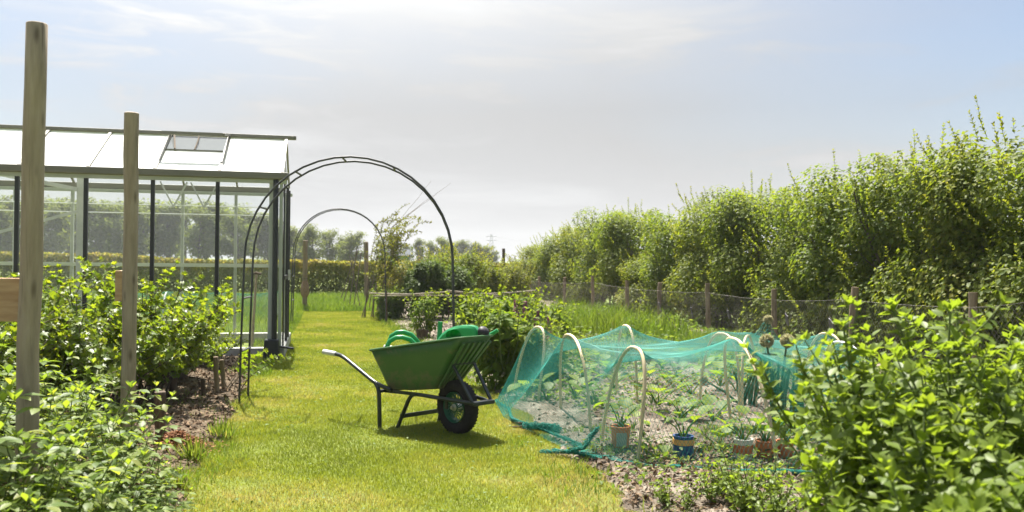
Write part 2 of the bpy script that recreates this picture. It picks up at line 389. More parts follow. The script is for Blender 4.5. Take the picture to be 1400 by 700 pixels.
def T_lobed():
    out = [(.0, -.02), (.45, -.05), (.95, .18), (.62, .32), (1.0, .62), (.42, .6), (.0, 1.0), (-.42, .6), (-1.0, .62), (-.62, .32), (-.95, .18), (-.45, -.05)]
    v = [(0, .3, -.06)] + [(x, y, .22 * abs(x) - .25 * max(y, 0) ** 2) for x, y in out]
    n = len(out)
    return np.array(v), [np.array([(0, 1 + i, 1 + (i + 1) % n) for i in range(n)])]
def T_blade():
    v = [(-1, 0, 0), (1, 0, 0), (-.7, .55, .0), (.7, .55, .0), (0, 1, 0)]
    return np.array(v), [np.array([(2, 3, 4)]), np.array([(0, 1, 3, 2)])]
TPL = dict(simple=T_simple(), mid=T_mid(), fine=T_fine(), serrate=T_serrate(), lobed=T_lobed())

def leaf_arrays(pos, along, nrm, L, W, kind='simple', rnd=None):
    tv, tf = TPL[kind]; n = len(pos); k = len(tv)
    y = unit(along); x = unit(np.cross(y, nrm)); z = np.cross(x, y)
    L = np.broadcast_to(L, (n,)); W = np.broadcast_to(W, (n,))
    V = (pos[:, None, :] + x[:, None, :] * (tv[None, :, 0:1] * (W / 2)[:, None, None])
         + y[:, None, :] * (tv[None, :, 1:2] * L[:, None, None]) + z[:, None, :] * (tv[None, :, 2:3] * (W / 2)[:, None, None]))
    off = (np.arange(n) * k)[:, None, None]
    F = [(f[None] + off).reshape(-1, f.shape[1]) for f in tf]
    if rnd is None: rnd = rng.random(n)
    return V.reshape(-1, 3), F, np.repeat(rnd, k)
def merge(parts):
    V = []; F3 = []; F4 = []; Rn = []; b = 0
    for v, f, r_ in parts:
        V.append(v); Rn.append(r_)
        for q in f: (F3 if q.shape[1] == 3 else F4).append(q + b)
        b += len(v)
    F = []
    if F3: F.append(np.concatenate(F3))
    if F4: F.append(np.concatenate(F4))
    return np.concatenate(V), F, np.concatenate(Rn)
def leaf_obj(name, parts, mat, parent=None, smooth=False):
    V, F, rn = merge(parts)
    return link(name, np_mesh(name, V, F, rn, smooth), mat, parent)

# value noise
def _hash(ix, iy, seed):
    h = (ix.astype(np.int64) * 374761393 + iy.astype(np.int64) * 668265263 + seed * 974711) & 0x7fffffff
    h = ((h ^ (h >> 13)) * 1274126177) & 0x7fffffff
    return ((h ^ (h >> 16)) & 0xffff) / 65535.0
def vnoise(x, y, seed=0):
    x = np.asarray(x, float); y = np.asarray(y, float)
    ix = np.floor(x); iy = np.floor(y); fx = x - ix; fy = y - iy
    fx = fx * fx * (3 - 2 * fx); fy = fy * fy * (3 - 2 * fy)
    a = _hash(ix, iy, seed); b = _hash(ix + 1, iy, seed); c = _hash(ix, iy + 1, seed); d = _hash(ix + 1, iy + 1, seed)
    return a + (b - a) * fx + (c - a) * fy + (a - b - c + d) * fx * fy
def fbm(x, y, seed=0, o=4):
    s = 0; amp = .5
    for k in range(o):
        s = s + amp * vnoise(x * 2 ** k, y * 2 ** k, seed + k); amp *= .5
    return s
def sstep(a, b, x):
    t = np.clip((x - a) / (b - a), 0, 1); return t * t * (3 - 2 * t)

# ------------------------------------------------------------------ ground
def right_edge(a): return np.interp(a, [0, 4, 7, 9, 21], [1.55, 1.42, 1.5, 1.42, 1.2])
def left_edge(a): return np.interp(a, [0, 3.4, 5, 8, 11, 21], [-.9, -.78, -.62, -.62, -.66, -.45])
def bed_r_mask(l, a):
    e = l - right_edge(a) + (fbm(l * 3, a * 3, 3) - .45) * .34
    return sstep(-.05, .22, e)
def bed_l_mask(l, a):
    e = left_edge(a) - l + (fbm(l * 3.2, a * 3.2, 9) - .45) * .3
    return sstep(-.05, .2, e) * (1 - sstep(11.0, 11.6, a))
def bed_h(l, a, m, seed):
    return m * (.035 + .09 * (fbm(l * 1.6, a * 1.6, seed) - .4) + .05 * (fbm(l * 7, a * 7, seed + 5, 3) - .4)) - (1 - m) * .06
def hr(l, a): return bed_h(l, a, bed_r_mask(l, a), 21)
def hl(l, a): return bed_h(l, a, bed_l_mask(l, a), 33)

def sheet(name, l0, l1, a0, a1, step, hf, mat):
    ls = np.arange(l0, l1 + step, step); as_ = np.arange(a0, a1 + step, step)
    Lg, Ag = np.meshgrid(ls, as_); Z = hf(Lg, Ag)
    X = Lg * CU - Ag * SU; Y = Lg * SU + Ag * CU
    V = np.stack([X, Y, Z], -1).reshape(-1, 3); k = len(ls)
    i, j = np.meshgrid(np.arange(len(as_) - 1), np.arange(k - 1), indexing='ij'); b = (i * k + j).ravel()
    F = np.stack([b, b + 1, b + k + 1, b + k], -1)
    o = link(name, np_mesh(name, V, [F], smooth=True), mat); o['kind'] = 'structure'; return o

m_field = noise_mat('field_grass', [(.25, (.09, .13, .025)), (.5, (.13, .17, .035)), (.8, (.2, .2, .07))], .6, 8, rough=.9, bump=.3, bscale=20)
m_lawn = noise_mat('lawn_base', [(.2, (.085, .11, .02)), (.5, (.13, .16, .026)), (.8, (.2, .19, .06))], 5, 8, rough=.95, bump=.5, bscale=60)
m_soil_r = noise_mat('mulched_soil', [(.27, (.03, .022, .015)), (.4, (.085, .065, .047)), (.5, (.165, .135, .1)), (.66, (.26, .225, .18))], 2.4, 9, rough=.95, bump=.8, bscale=40)
m_soil_l = noise_mat('bark_soil', [(.25, (.032, .022, .013)), (.5, (.09, .064, .038)), (.78, (.18, .138, .088))], 5, 9, rough=.95, bump=.8, bscale=40)

gb = MB(); gb.box((0, 0, -.32), (1, 1, .5))
gm = bpy.data.meshes.new('ground'); gm.from_pydata([(-700, -60, -.075), (700, -60, -.075), (700, 900, -.075), (-700, 900, -.075)], [], [(0, 1, 2, 3)]); gm.update()
g = link('ground', gm, m_field); g['kind'] = 'structure'
sheet('meadow', -16, 14, 10.5, 60, .5, lambda l, a: -.02 + .03 * (fbm(l * .5, a * .5, 4) - .4) - .03 * (1 - sstep(10.5, 13, a)), m_field)
sheet('lawn', -1.5, 2.4, -2.5, 20.9, .08, lambda l, a: .012 * (fbm(l * 2, a * 2, 14) - .45) + .004, m_lawn)
sheet('planting_bed', .9, 7.2, 1.2, 27, .05, lambda l, a: hr(l, a), m_soil_r)
sheet('soil_bed', -6.0, -.3, .8, 12.2, .05, lambda l, a: hl(l, a), m_soil_l)

# ---- lawn grass (stuff)
def grass_patch(n, l0, l1, a0, a1, h0, h1, w, keep=None, seed=0, lean=.5, dry=0.0, zf=None):
    l = rng.uniform(l0, l1, n); a = rng.uniform(a0, a1, n)
    if keep is not None:
        k = keep(l, a); l, a = l[k], a[k]
    n = len(l)
    x = l * CU - a * SU; y = l * SU + a * CU
    z = np.zeros(n) if zf is None else zf(l, a)
    pos = np.stack([x, y, z], -1)
    az = rng.uniform(0, 2 * np.pi, n); t = rng.random(n) ** 1.0 * lean
    d = np.stack([np.cos(az) * np.sin(t), np.sin(az) * np.sin(t), np.cos(t)], -1)
    h = rng.uniform(h0, h1, n) * (.7 + .6 * fbm(l * 2.2, a * 2.2, 40 + seed))
    az2 = rng.uniform(0, 2 * np.pi, n)
    xs = np.stack([np.cos(az2), np.sin(az2), np.zeros(n)], -1) * (w * rng.uniform(.7, 1.3, n))[:, None]
    bend = np.stack([np.cos(az), np.sin(az), -.3 * np.ones(n)], -1) * (h * rng.uniform(.05, .5, n))[:, None]
    V = np.stack([pos - xs, pos + xs, pos + d * (h * .6)[:, None] + xs * .7, pos + d * (h * .6)[:, None] - xs * .7, pos + d * h[:, None] + bend], 1)
    b = (np.arange(n) * 5)[:, None]
    F = [b + np.array([[3, 2, 4]]), b + np.array([[0, 1, 2, 3]])]
    patch = fbm(l * 1.1, a * 1.1, 60 + seed); fine = fbm(l * 5, a * 5, 70 + seed, 3)
    rn = np.clip(.34 * rng.random(n) + 1.15 * (patch - .26) + .7 * (fine - .44) + dry * np.ones(n), 0, 1)
    return V.reshape(-1, 3), F, np.repeat(rn, 5)
lawn_keep = lambda l, a: (hr(l, a) < .004) & (hl(l, a) < .004)
def dry_front(v):
    V, F, rn = v
    x, y = V[:, 0], V[:, 1]
    d = np.exp(-(((x - .35) / .35) ** 2 + ((y - 4.6) / .5) ** 2)) * .3
    l, a = LA(x, y); e = (right_edge(a) - l); d += .42 * np.exp(-(np.maximum(e, 0) / .22) ** 2) * (a < 9) * (.4 + fbm(l * 4, a * 4, 88))
    e = l - left_edge(a); d += .25 * np.exp(-(np.maximum(e, 0) / .2) ** 2) * fbm(l * 4, a * 4, 89)
    return V, F, np.clip(rn + d + .04, 0, 1)
leaf_obj('lawn_grass', [
    dry_front(grass_patch(230000, -.95, 1.75, 3.3, 8, .012, .034, .0017, lawn_keep)),
    grass_patch(150000, -.9, 1.7, 8, 14, .014, .036, .0026, lawn_keep, 0),
    grass_patch(90000, -.9, 1.6, 14, 21, .016, .04, .004, lawn_keep, 0)], M['grass'])['kind'] = 'stuff'
# rough grass beyond the mown strip and behind the greenhouse
leaf_obj('rough_grass', [
    grass_patch(52000, -7, 1.6, 20.8, 29, .1, .24, .006, None, 3),
    grass_patch(30000, -7, -.5, 14.2, 20.8, .07, .17, .005, lambda l, a: l < left_edge(a) - .05, 5),
    grass_patch(9000, -.95, -.4, 9.5, 20.5, .04, .11, .004, lambda l, a: (l < left_edge(a) + .12), 6),
    grass_patch(9000, .9, 1.7, 9, 20.5, .04, .12, .004, lambda l, a: (l > right_edge(a) - .12), 7)], M['tall_grass'])['kind'] = 'stuff'
# unmown fringe at the edges of the lawn near the camera
leaf_obj('edge_grass', [
    grass_patch(7000, -1.0, -.4, 2.6, 7.5, .02, .07, .002, lambda l, a: (np.abs(l - left_edge(a) + .05) < .24) & (fbm(l * 3, a * 3, 91) > .42), 8, lean=.7),
    grass_patch(5000, 1.1, 1.8, 2.5, 9, .03, .1, .0024, lambda l, a: (np.abs(l - right_edge(a)) < .22) & (fbm(l * 3, a * 3, 93) > .47), 9, lean=.7),
    grass_patch(5000, 1.3, 2.6, 2.8, 5.4, .03, .11, .0024, lambda l, a: (fbm(l * 3, a * 3, 97) > .5) & (np.abs(l - right_edge(a) - .3) < .45), 11, lean=.9, dry=.35),
    grass_patch(6000, -1.25, -.55, 2.8, 9.5, .03, .1, .0024, lambda l, a: (fbm(l * 3, a * 3, 98) > .52), 12, lean=.8, dry=.1),
    grass_patch(9000, 1.6, 6.3, 5.2, 6.0, .03, .08, .0024, lambda l, a: fbm(l * 4, a * 4, 95) > .5, 2, lean=.7, zf=hr)], M['tall_grass'])['kind'] = 'stuff'

# ---- mulch chips (stuff)
def chips(n, l0, l1, a0, a1, hf, s0, s1, keep, asp=.3, lift=.004, tilt=.5):
    l = rng.uniform(l0, l1, n); a = rng.uniform(a0, a1, n); k = keep(l, a); l, a = l[k], a[k]; n = len(l)
    x = l * CU - a * SU; y = l * SU + a * CU; z = hf(l, a) + lift * rng.random(n) * 2
    nr = unit(rng.normal(size=(n, 3)) * tilt + [0, 0, 1]); al = unit(np.cross(nr, rdir(n)))
    L = rng.uniform(s0, s1, n)
    return leaf_arrays(np.stack([x, y, z], -1), al, nr, L, L * asp * rng.uniform(.5, 1.5, n), 'simple', np.clip(rng.random(n) * .75 + .5 * (fbm(l * 2, a * 2, 55) - .25), 0, 1))
leaf_obj('straw_mulch', [
    chips(46000, 1.2, 5.2, 3.2, 9.6, hr, .02, .075, lambda l, a: (hr(l, a) > -.012), .075, tilt=.3),
    chips(16000, 1.2, 6.2, 9.6, 18, hr, .04, .1, lambda l, a: (hr(l, a) > .0), .2)], M['straw'])['kind'] = 'stuff'
leaf_obj('bark_mulch', [chips(14000, 1.2, 3.6, 3.0, 5.5, hr, .012, .05, lambda l, a: hr(l, a) > -.015, .4), chips(42000, -4.5, -.45, 3.8, 11.2, hl, .015, .055, lambda l, a: hl(l, a) > -.012, .4)], M['chip'])['kind'] = 'stuff'
# clods: small lumps of soil
def clods(n, l0, l1, a0, a1, hf, s0, s1):
    l = rng.uniform(l0, l1, n); a = rng.uniform(a0, a1, n); k = hf(l, a) > .0; l, a = l[k], a[k]; n = len(l)
    x = l * CU - a * SU; y = l * SU + a * CU; z = hf(l, a); s = rng.uniform(s0, s1, n)
    tv = np.array([(1, 0, 0), (-1, 0, 0), (0, 1, 0), (0, -1, 0), (0, 0, 1), (0, 0, -1)], float)
    V = np.stack([x, y, z], -1)[:, None] + (tv[None] * rng.uniform(.5, 1.2, (n, 6, 1)) + rng.normal(size=(n, 6, 3)) * .2) * s[:, None, None]
    tf = np.array([(0, 2, 4), (2, 1, 4), (1, 3, 4), (3, 0, 4), (2, 0, 5), (1, 2, 5), (3, 1, 5), (0, 3, 5)])
    return V.reshape(-1, 3), [(tf[None] + (np.arange(n) * 6)[:, None, None]).reshape(-1, 3)], np.repeat(rng.random(n) * .8, 6)
leaf_obj('soil_clods', [clods(2600, 1.3, 5, 3.4, 10, hr, .006, .022)], M['chip'])['kind'] = 'stuff'
leaf_obj('bark_clods', [clods(2600, -4, -.5, 4, 11, hl, .008, .03)], M['chip'])['kind'] = 'stuff'
# heap of rusty mulch
hp = G(240, 617)
leaf_obj('mulch_heap', [leaf_arrays(
    np.stack([hp.x + (q := rng.normal(size=3000) * .1), hp.y + (w_ := rng.normal(size=3000) * .13), .015 + .1 * np.exp(-(q / .12) ** 2 - (w_ / .15) ** 2) + .01 * rng.random(3000)], -1),
    unit(rng.normal(size=(3000, 3)) * [1, 1, .25]), unit(rng.normal(size=(3000, 3)) * .5 + [0, 0, 1]), rng.uniform(.015, .04, 3000), .012)], M['compost'])['kind'] = 'stuff'

# clover and small weeds in the lawn
def lawn_weeds(n):
    l = rng.uniform(-.7, 1.6, n); a = rng.uniform(3.3, 14, n); k = (fbm(l * 2.5, a * 2.5, 131) > .5) & lawn_keep(l, a); l, a = l[k], a[k]; n = len(l)
    pos = np.stack([l * CU - a * SU, l * SU + a * CU, rng.uniform(.012, .03, n)], -1); s_ = rng.uniform(.5, 1.2, n)
    return leaf_arrays(pos, rdir(n) * [1, 1, .2], unit(rdir(n) * .35 + [0, 0, 1]), .022 * s_, .018 * s_, 'simple', rng.random(n) * .5)
leaf_obj('lawn_weeds', [lawn_weeds(5200)], M['tall_grass'])['kind'] = 'stuff'

# ================================================================== GREENHOUSE
CX, CY = -2.85, 10.84
gh = thing('greenhouse', 'long aluminium greenhouse with whitened roof and black glazing posts on a concrete kerb', 'greenhouse', (CX, CY, 0), TH)
PW, NP, GW, EV, RG = .742, 6, 2.32, 2.2, 2.87
GL = -PW * NP
m = MB()
m.box((GL / 2, .06, .065), (-GL + .1, .14, .15)); m.box((GL / 2, GW - .06, .065), (-GL + .1, .14, .15))
m.box((-.02, GW / 2, .064), (.14, GW - .262, .146)); m.box((GL + .02, GW / 2, .064), (.14, GW - .262, .146))
build('kerb', m, M['concrete'], gh, bevel=.012, smooth=False)
for nm, y0 in (('front_glazing', .03), ('rear_glazing', GW - .03)):
    m = MB(); m.add([(GL, y0, .14), (0, y0, .14), (0, y0, EV), (GL, y0, EV)], [(0, 1, 2, 3)])
    build(nm, m, M['glass'], gh, smooth=False)
for x0 in (-.02, GL + .02):
    m = MB(); m.add([(x0, .03, .14), (x0, GW - .03, .14), (x0, GW - .03, EV), (x0, GW / 2, RG - .03), (x0, .03, EV)], [(0, 1, 2, 3, 4)])
    build('gable_glazing', m, M['glass'], gh, smooth=False)
for k in range(1, NP + 1):
    x = -PW * k - .015
    m = MB(); m.bar((x, .0, .14), (x, .0, EV), .045, .05, (0, 1, 0)); build('mullion', m, M['black_metal'], gh, bevel=.004, smooth=False)
    m = MB(); m.bar((x, GW, .14), (x, GW, EV), .04, .05, (0, 1, 0)); build('rear_mullion', m, M['alu_green'], gh, smooth=False)
for (x, y) in ((-.02, GW), (GL, 0), (GL, GW)):
    m = MB(); m.bar((x, y, .14), (x, y, EV), .06, .06, (0, 1, 0)); build('corner_post', m, M['alu_green'], gh, smooth=False)
m = MB(); m.bar((-.125, .0, .14), (-.125, .0, EV), .05, .05, (0, 1, 0)); m.bar((-.008, .0, .14), (-.008, .0, EV), .04, .06, (0, 1, 0))
build('corner_post', m, M['alu_green'], gh, bevel=.004, smooth=False)
m = MB(); m.bar((.03, .05, .05), (.03, .05, EV), .02, .06, (0, 1, 0)); m.bar((.03, 1.0, .05), (.03, 1.0, EV), .035, .035, (0, 1, 0)); m.bar((.03, 1.6, .05), (.03, 1.6, EV), .035, .035, (0, 1, 0)); m.bar((.031, .06, 1.0), (.031, GW - .06, 1.0), .03, .05)
build('door_frame', m, M['black_metal'], gh, smooth=False)
m = MB(); m.box((.06, 1.1, 1.02), (.03, .02, .14)); m.box((.045, 1.1, 1.02), (.02, .03, .03)); build('door_handle', m, M['grip'], gh, smooth=False)
# gutters and ridge
for nm, y in (('gutter', -.045), ('gutter', GW + .045)):
    m = MB(); m.box((GL / 2 + (.01 if y < 0 else -.07), y, EV + .055), (-GL + .14, .1, .085)); build(nm, m, M['gutter'], gh, bevel=.012, smooth=False)
m = MB(); m.box((GL / 2 + .01, -.02, EV - .012), (-GL + .1, .055, .045)); build('eave_rail', m, M['alu_green'], gh, smooth=False)
m = MB(); m.box((GL / 2, GW, EV - .012), (-GL + .1, .055, .045)); m.box((GL / 2, GW - .02, 1.13), (-GL, .03, .05)); build('rear_rail', m, M['alu_green'], gh, smooth=False)
m = MB(); m.box((GL / 2 + .03, GW / 2, RG + .02), (-GL + .2, .09, .05)); build('ridge', m, M['gutter'], gh, bevel=.01, smooth=False)
# wires and inner structure
for z in (1.98, 1.86):
    m = MB(); m.tube([(GL + .03, GW - .3, z), (-.05, GW - .3, z)], .008, 6); build('training_wire', m, M['hoop_white'], gh)
m = MB(); m.bar((-2.62, 1.3, .1), (-2.62, 1.3, EV + .25), .08, .1, (0, 1, 0)); build('inner_post', m, M['alu'], gh, smooth=False)
m = MB(); m.bar((-4.2, 1.25, 1.35), (-2.66, 1.28, 1.83), .035, .035); m.bar((-3.7, .6, 2.3), (-2.66, 1.25, 2.12), .035, .05); build('inner_brace', m, M['alu'], gh, smooth=False)
for x, y in ((-1.55, GW - .5), (-1.15, GW - .45)):
    m = MB(); m.bar((x, y, 1.95), (x + .18, y, EV + .1), .02, .02); m.bar((x, y, 1.95), (x - .18, y, EV + .1), .02, .02); build('truss', m, M['alu'], gh, smooth=False)
# roof: local slope helper
def rf(x, t, back=False, lift=0.0):
    y = (GW / 2) * t; z = EV + .09 + (RG - EV - .09) * t + lift
    return (x, GW - y if back else y, z)
for k in range(NP):
    xa, xb = -PW * (k + 1) + .008, -PW * k - .008
    if k == 1:      # upper part of this bay is the open vent
        m = MB(); m.add([rf(xa, 0), rf(xb, 0), rf(xb, .52), rf(xa, .52)], [(0, 1, 2, 3)]); build('roof_pane', m, M['opal'], gh, smooth=False)
        m = MB(); m.add([rf(xa + .01, .535), rf(xb - .01, .535), rf(xb - .01, .97), rf(xa + .01, .97)], [(0, 1, 2, 3)]); build('vent_screen', m, M['screen'], gh, smooth=False)
        v = MB(); yv, zv = rf(0, .97)[1:], None
        v.bar(rf(xa - .01, .53, lift=.012), rf(xb + .01, .53, lift=.012), .02, .02); build('vent_sill', v, M['gutter'], gh, smooth=False)
        v = MB()
        y1, z1 = .4, RG - .075
        v.bar((xa - .01, y1, z1 + .0), (xa - .01, GW / 2 - .06, RG + .02), .03, .03); v.bar((xb + .01, y1, z1), (xb + .01, GW / 2 - .06, RG + .02), .03, .03)
        v.bar((xa, y1, z1), (xb, y1, z1), .035, .04); lid = build('vent_lid', v, M['gutter'], gh, smooth=False)
        v = MB(); v.add([(xa, y1, z1 + .018), (xb, y1, z1 + .018), (xb, GW / 2 - .06, RG + .038), (xa, GW / 2 - .06, RG + .038)], [(0, 1, 2, 3)]); build('lid_pane', v, M['glass'], lid, smooth=False)
        v = MB(); v.bar(rf(xa + .12, .55, lift=.015), rf(xa + .04, .95, lift=.02), .02, .02); v.tube([rf(xa + .36, .54, lift=.02), Vector(rf(xa + .37, .75, lift=.05)), rf(xa + .35, .96, lift=.03)], .009, 6); build('vent_opener', v, M['dark_wood'], gh)
    else:
        m = MB(); m.add([rf(xa, 0), rf(xb, 0), rf(xb, .985), rf(xa, .985)], [(0, 1, 2, 3)]); build('roof_pane', m, M['opal'], gh, smooth=False)
    m = MB(); m.add([rf(xa, 0, True), rf(xb, 0, True), rf(xb, .985, True), rf(xa, .985, True)], [(0, 1, 2, 3)]); build('roof_pane', m, M['glass'], gh, smooth=False)
for k in range(NP + 1):
    x = -PW * k
    m = MB(); m.bar(rf(x, 0, lift=.006), rf(x, .97, lift=.006), .036, .034); build('roof_bar', m, M['gutter'], gh, smooth=False)
    m = MB(); m.bar(rf(x, 0, True, .004), rf(x, .97, True, .004), .026, .03); build('roof_bar', m, M['gutter'], gh, smooth=False)
# downpipe with its black box
m = MB(); m.tube([(-.07, -.055, .2), (-.07, -.055, EV - .1), (-.07, -.045, EV + .03)], .033, 12); dp = build('downpipe', m, M['black_metal'], gh)
m = MB(); m.box((-.095, -.1, .13), (.2, .17, .25), taper=.86); build('drain_box', m, M['black_metal'], dp, bevel=.015, smooth=False)
m = MB(); m.tube([(-.0, -.06, .16), (.16, -.02, .13)], .014, 8); build('outlet', m, M['black_metal'], dp)

# T-handled garden tool stuck in the ground in front of the corner
tb = G(352, 476); tb.y -= .25
t = thing('garden_tool', 'wooden T-handled garden tool standing upright beside the greenhouse corner', 'garden tool', (tb.x, tb.y, 0))
m = MB(); m.tube([(-.01, 0, -.1), (.012, 0, .4), (.045, 0, 1.02)], [.02, .019, .017], 10); build('shaft', m, M['post'], t)
m = MB(); m.tube([(-.02, 0, 1.03), (.045, 0, 1.04), (.11, 0, 1.03)], [.016, .019, .016], 10); build('grip', m, M['dark_wood'], t)

# ================================================================== ROSE ARCHES
def arch(label, loc, rz, span=1.75, height=2.12, sep=.35, r=.0092):
    root = thing('garden_arch', label, 'garden arch', loc, rz, 'steel garden arches over the path')
    rad = span / 2
    for y in (0, sep):
        pts = [(-rad - .03, y, -.08), (-rad - .02, y, .5)]
        for k in range(21):
            an = math.pi * (1 - k / 20)
            pts.append((rad * math.cos(an), y, height - rad * 1.0 + rad * math.sin(an) * 1.0))
        pts += [(rad + .02, y, .5), (rad + .03, y, -.08)]
        m = MB(); m.tube(pts, r, 8); build('hoop', m, M['dark_steel'], root)
    for an in (150, 122, 95, 66, 38):
        a = R(an); p = (rad * math.cos(a), 0, height - rad + rad * math.sin(a))
        m = MB(); m.tube([p, (p[0], sep, p[2])], .009, 6); build('rung', m, M['dark_steel'], root)
    for z in (.45, .9):
        for sx in (-1, 1):
            x = sx * (rad + .01); m = MB(); m.tube([(x, 0, z), (x, sep, z)], .009, 6); build('rung', m, M['dark_steel'], root)
    return root
a1 = G(330, 552); ang = R(7.4 - 2.6)
c1 = Vector((a1.x + .9 * math.cos(ang), a1.y + .9 * math.sin(ang), 0))
arch('dark steel garden arch spanning the path just behind the green wheelbarrow', c1, ang, 1.78, 2.13)
a2, b2 = G(400, 443), G(525, 443)
arch('smaller looking steel arch at the far end of the path by wooden posts', (a2 + b2) / 2 , math.atan2(b2.y - a2.y, b2.x - a2.x), 1.72, 2.2, .35, .0105)

# ================================================================== WHEELBARROW
OB = G(625, 593)
wb = thing('wheelbarrow', 'green two-handled wheelbarrow with one black wheel standing on the lawn', 'wheelbarrow', (OB.x, OB.y, .0), R(-45))
def rounded(s0, s1, wr, wf, r0, r1, k=7):
    """closed outline, counter-clockwise from the rear right"""
    cs = [((s0, -wr), r0, 180), ((s1, -wf), r1, 270), ((s1, wf), r1, 0), ((s0, wr), r0, 90)]
    sg = [(1, 1), (-1, 1), (-1, -1), (1, -1)]; pts = []
    for ((x, y), r_, a0), (sx, sy) in zip(cs, sg):
        for j in range(k):
            a = R(a0 + 90 * j / (k - 1)); pts.append((x + sx * r_ + r_ * math.cos(a), y + sy * r_ + r_ * math.sin(a)))
    # straight runs need in-between points
    out = []
    n = len(pts)
    for i, p in enumerate(pts):
        q = pts[(i + 1) % n]; out.append(p)
        if (i + 1) % k == 0:
            for j in range(1, 6): out.append((p[0] + (q[0] - p[0]) * j / 6, p[1] + (q[1] - p[1]) * j / 6))
    return out
rimz = lambda s: .565 + .172 * (s + .65)
rim = rounded(-.65, .205, .325, .17, .07, .06); bot = rounded(-.58, -.13, .21, .11, .07, .05)
m = MB(); rows = []
for t in (0, .03, .25, .5, .75, 1):
    row = []
    for (a, b) in zip(bot, rim):
        u = t
        x = a[0] + (b[0] - a[0]) * u; y = a[1] + (b[1] - a[1]) * u
        zb = .29 + .03 * max(0, (a[0] + .35)) / .25; z = zb + (rimz(b[0]) - zb) * (t if t > .03 else t * .3)
        row.append((x, y, z))
    rows.append(row + [row[0]])
m.grid(rows); m.add([r_ for r_ in rows[0][:-1]][::-1], [tuple(range(len(rim)))])
tray = build('tray', m, M['tray'], wb, angle=50, solid=.004)
m = MB(); m.tube([(b[0] * 1.008, b[1] * 1.02, rimz(b[0])) for b in rim], .009, 8, closed=True); build('tray_lip', m, M['tray'], tray)
for y in (-.125, -.075, -.025, .025, .075, .125):
    yb = y * .66
    m = MB(); a = Vector((-.118, yb, .335)); b = Vector((.19, y, rimz(.2) - .025)); d = (b - a).normalized()
    m.bar(a + Vector((.012, 0, -.012)), b + Vector((.012, 0, -.012)), .024, .014, (-.7, 0, .7)); build('rib', m, M['tray'], tray, bevel=.004, smooth=False)
def wheel_mat(): return Matrix.Translation((0, 0, .192)) @ Matrix.Rotation(R(-90), 4, 'X')
prof = []
for k in range(20):
    a = 2 * math.pi * k / 20; ca, sa = math.cos(a), math.sin(a)
    prof.append((.15 + .043 * (abs(ca) ** .8) * (1 if ca > 0 else -1), .047 * (abs(sa) ** .8) * (1 if sa > 0 else -1)))
w = MB(); w.lathe([(.192, 0)], 3) if False else None
w.lathe(prof, 40, wheel_mat(), closed=True)
wheel = build('wheel', MB() if False else w, M['tyre'], wb)
wheel.name = 'tyre_wheel'; wheel.name = 'wheel'
tr = MB()
for k in range(44):
    a = 2 * math.pi * k / 44
    for sy in (-1, 1):
        mt = Matrix.Translation((0, 0, .192)) @ Matrix.Rotation(a, 4, 'Y')
        c = mt @ Vector((0, sy * .02, .1905)); tr.box(c, (.012, .026, .002), (mt.to_3x3() @ Matrix.Rotation(R(25 * sy), 3, 'Z')))
build('tread', tr, M['tyre'], wheel, smooth=False)
rm = MB()
rm.lathe([(.112, -.036), (.104, -.03), (.098, -.012), (.098, .012), (.104, .03), (.112, .036), (.109, .04), (.094, .02), (.094, -.02), (.109, -.04)], 32, wheel_mat(), closed=True)
for sy in (-1, 1):
    for k in range(20):
        a = 2 * math.pi * k / 20
        rm.tube([wheel_mat() @ Vector((.022 * math.cos(a + .7), .022 * math.sin(a + .7), sy * .03)), wheel_mat() @ Vector((.098 * math.cos(a), .098 * math.sin(a), sy * .016))], .0035, 5)
build('rim', rm, M['rim_green'], wheel)
hb = MB(); hb.lathe([(0, -.062), (.012, -.06), (.012, -.04), (.026, -.036), (.026, .036), (.012, .04), (.012, .06), (0, .062)], 18, wheel_mat()); build('hub', hb, M['zinc'], wheel)
def arc_pts(pts, k=5, r=.3):
    """rounds the corners of a polyline"""
    pts = [Vector(p) for p in pts]; out = [pts[0]]
    for a, b, c in zip(pts, pts[1:], pts[2:]):
        p0 = b + (a - b) * min(.45, r / (a - b).length); p1 = b + (c - b) * min(.45, r / (c - b).length)
        for j in range(k + 1):
            t = j / k; out.append((p0 * (1 - t) ** 2 + b * 2 * t * (1 - t) + p1 * t * t))
    out.append(pts[-1]); return out
for sy in (-1, 1):
    y = .3 * sy
    m = MB(); m.tube(arc_pts([(-1.14, y, .502), (-1.02, y, .497), (-.57, y, .325), (-.45, y * .85, .29)], r=.08), .0155, 10); h = build('handle', m, M['barrow_steel'], wb)
    m = MB(); m.tube([(-1.275, y, .505), (-1.268, y, .505), (-1.12, y, .502), (-1.1, y, .501)], [.014, .021, .02, .018], 12); build('grip', m, M['grip'], h)
    m = MB(); m.tube(arc_pts([(-.585, y, .335), (-.535, y, .29), (-.52, y, -.005)], r=.06), .0155, 10); build('leg', m, M['barrow_steel'], wb)
    y2 = .2 * sy
    m = MB(); m.tube(arc_pts([(-.445, y2, -.005), (-.32, y2 * .85, .268), (-.2, y2 * .8, .27), (.18, .095 * sy, .258), (.265, .07 * sy, .252)], r=.07), .0145, 10); build('frame_arm', m, M['barrow_steel'], wb)
    m = MB(); m.bar((.062, .1 * sy, .505), (.25, .088 * sy, .27), .022, .012); build('strut', m, M['barrow_steel'], wb, smooth=False)
    m = MB(); m.bar((.0, .105 * sy, .264), (.0, .106 * sy, .19), .03, .008, (0, 1, 0)); build('axle_bracket', m, M['barrow_steel'], wb, smooth=False)
m = MB(); m.bar((.262, -.1, .255), (.262, .1, .255), .05, .028); build('nose_bar', m, M['barrow_steel'], wb, bevel=.006, smooth=False)
m = MB(); m.bar((.06, -.115, .512), (.06, .115, .512), .02, .014); build('strut_bar', m, M['barrow_steel'], wb, smooth=False)
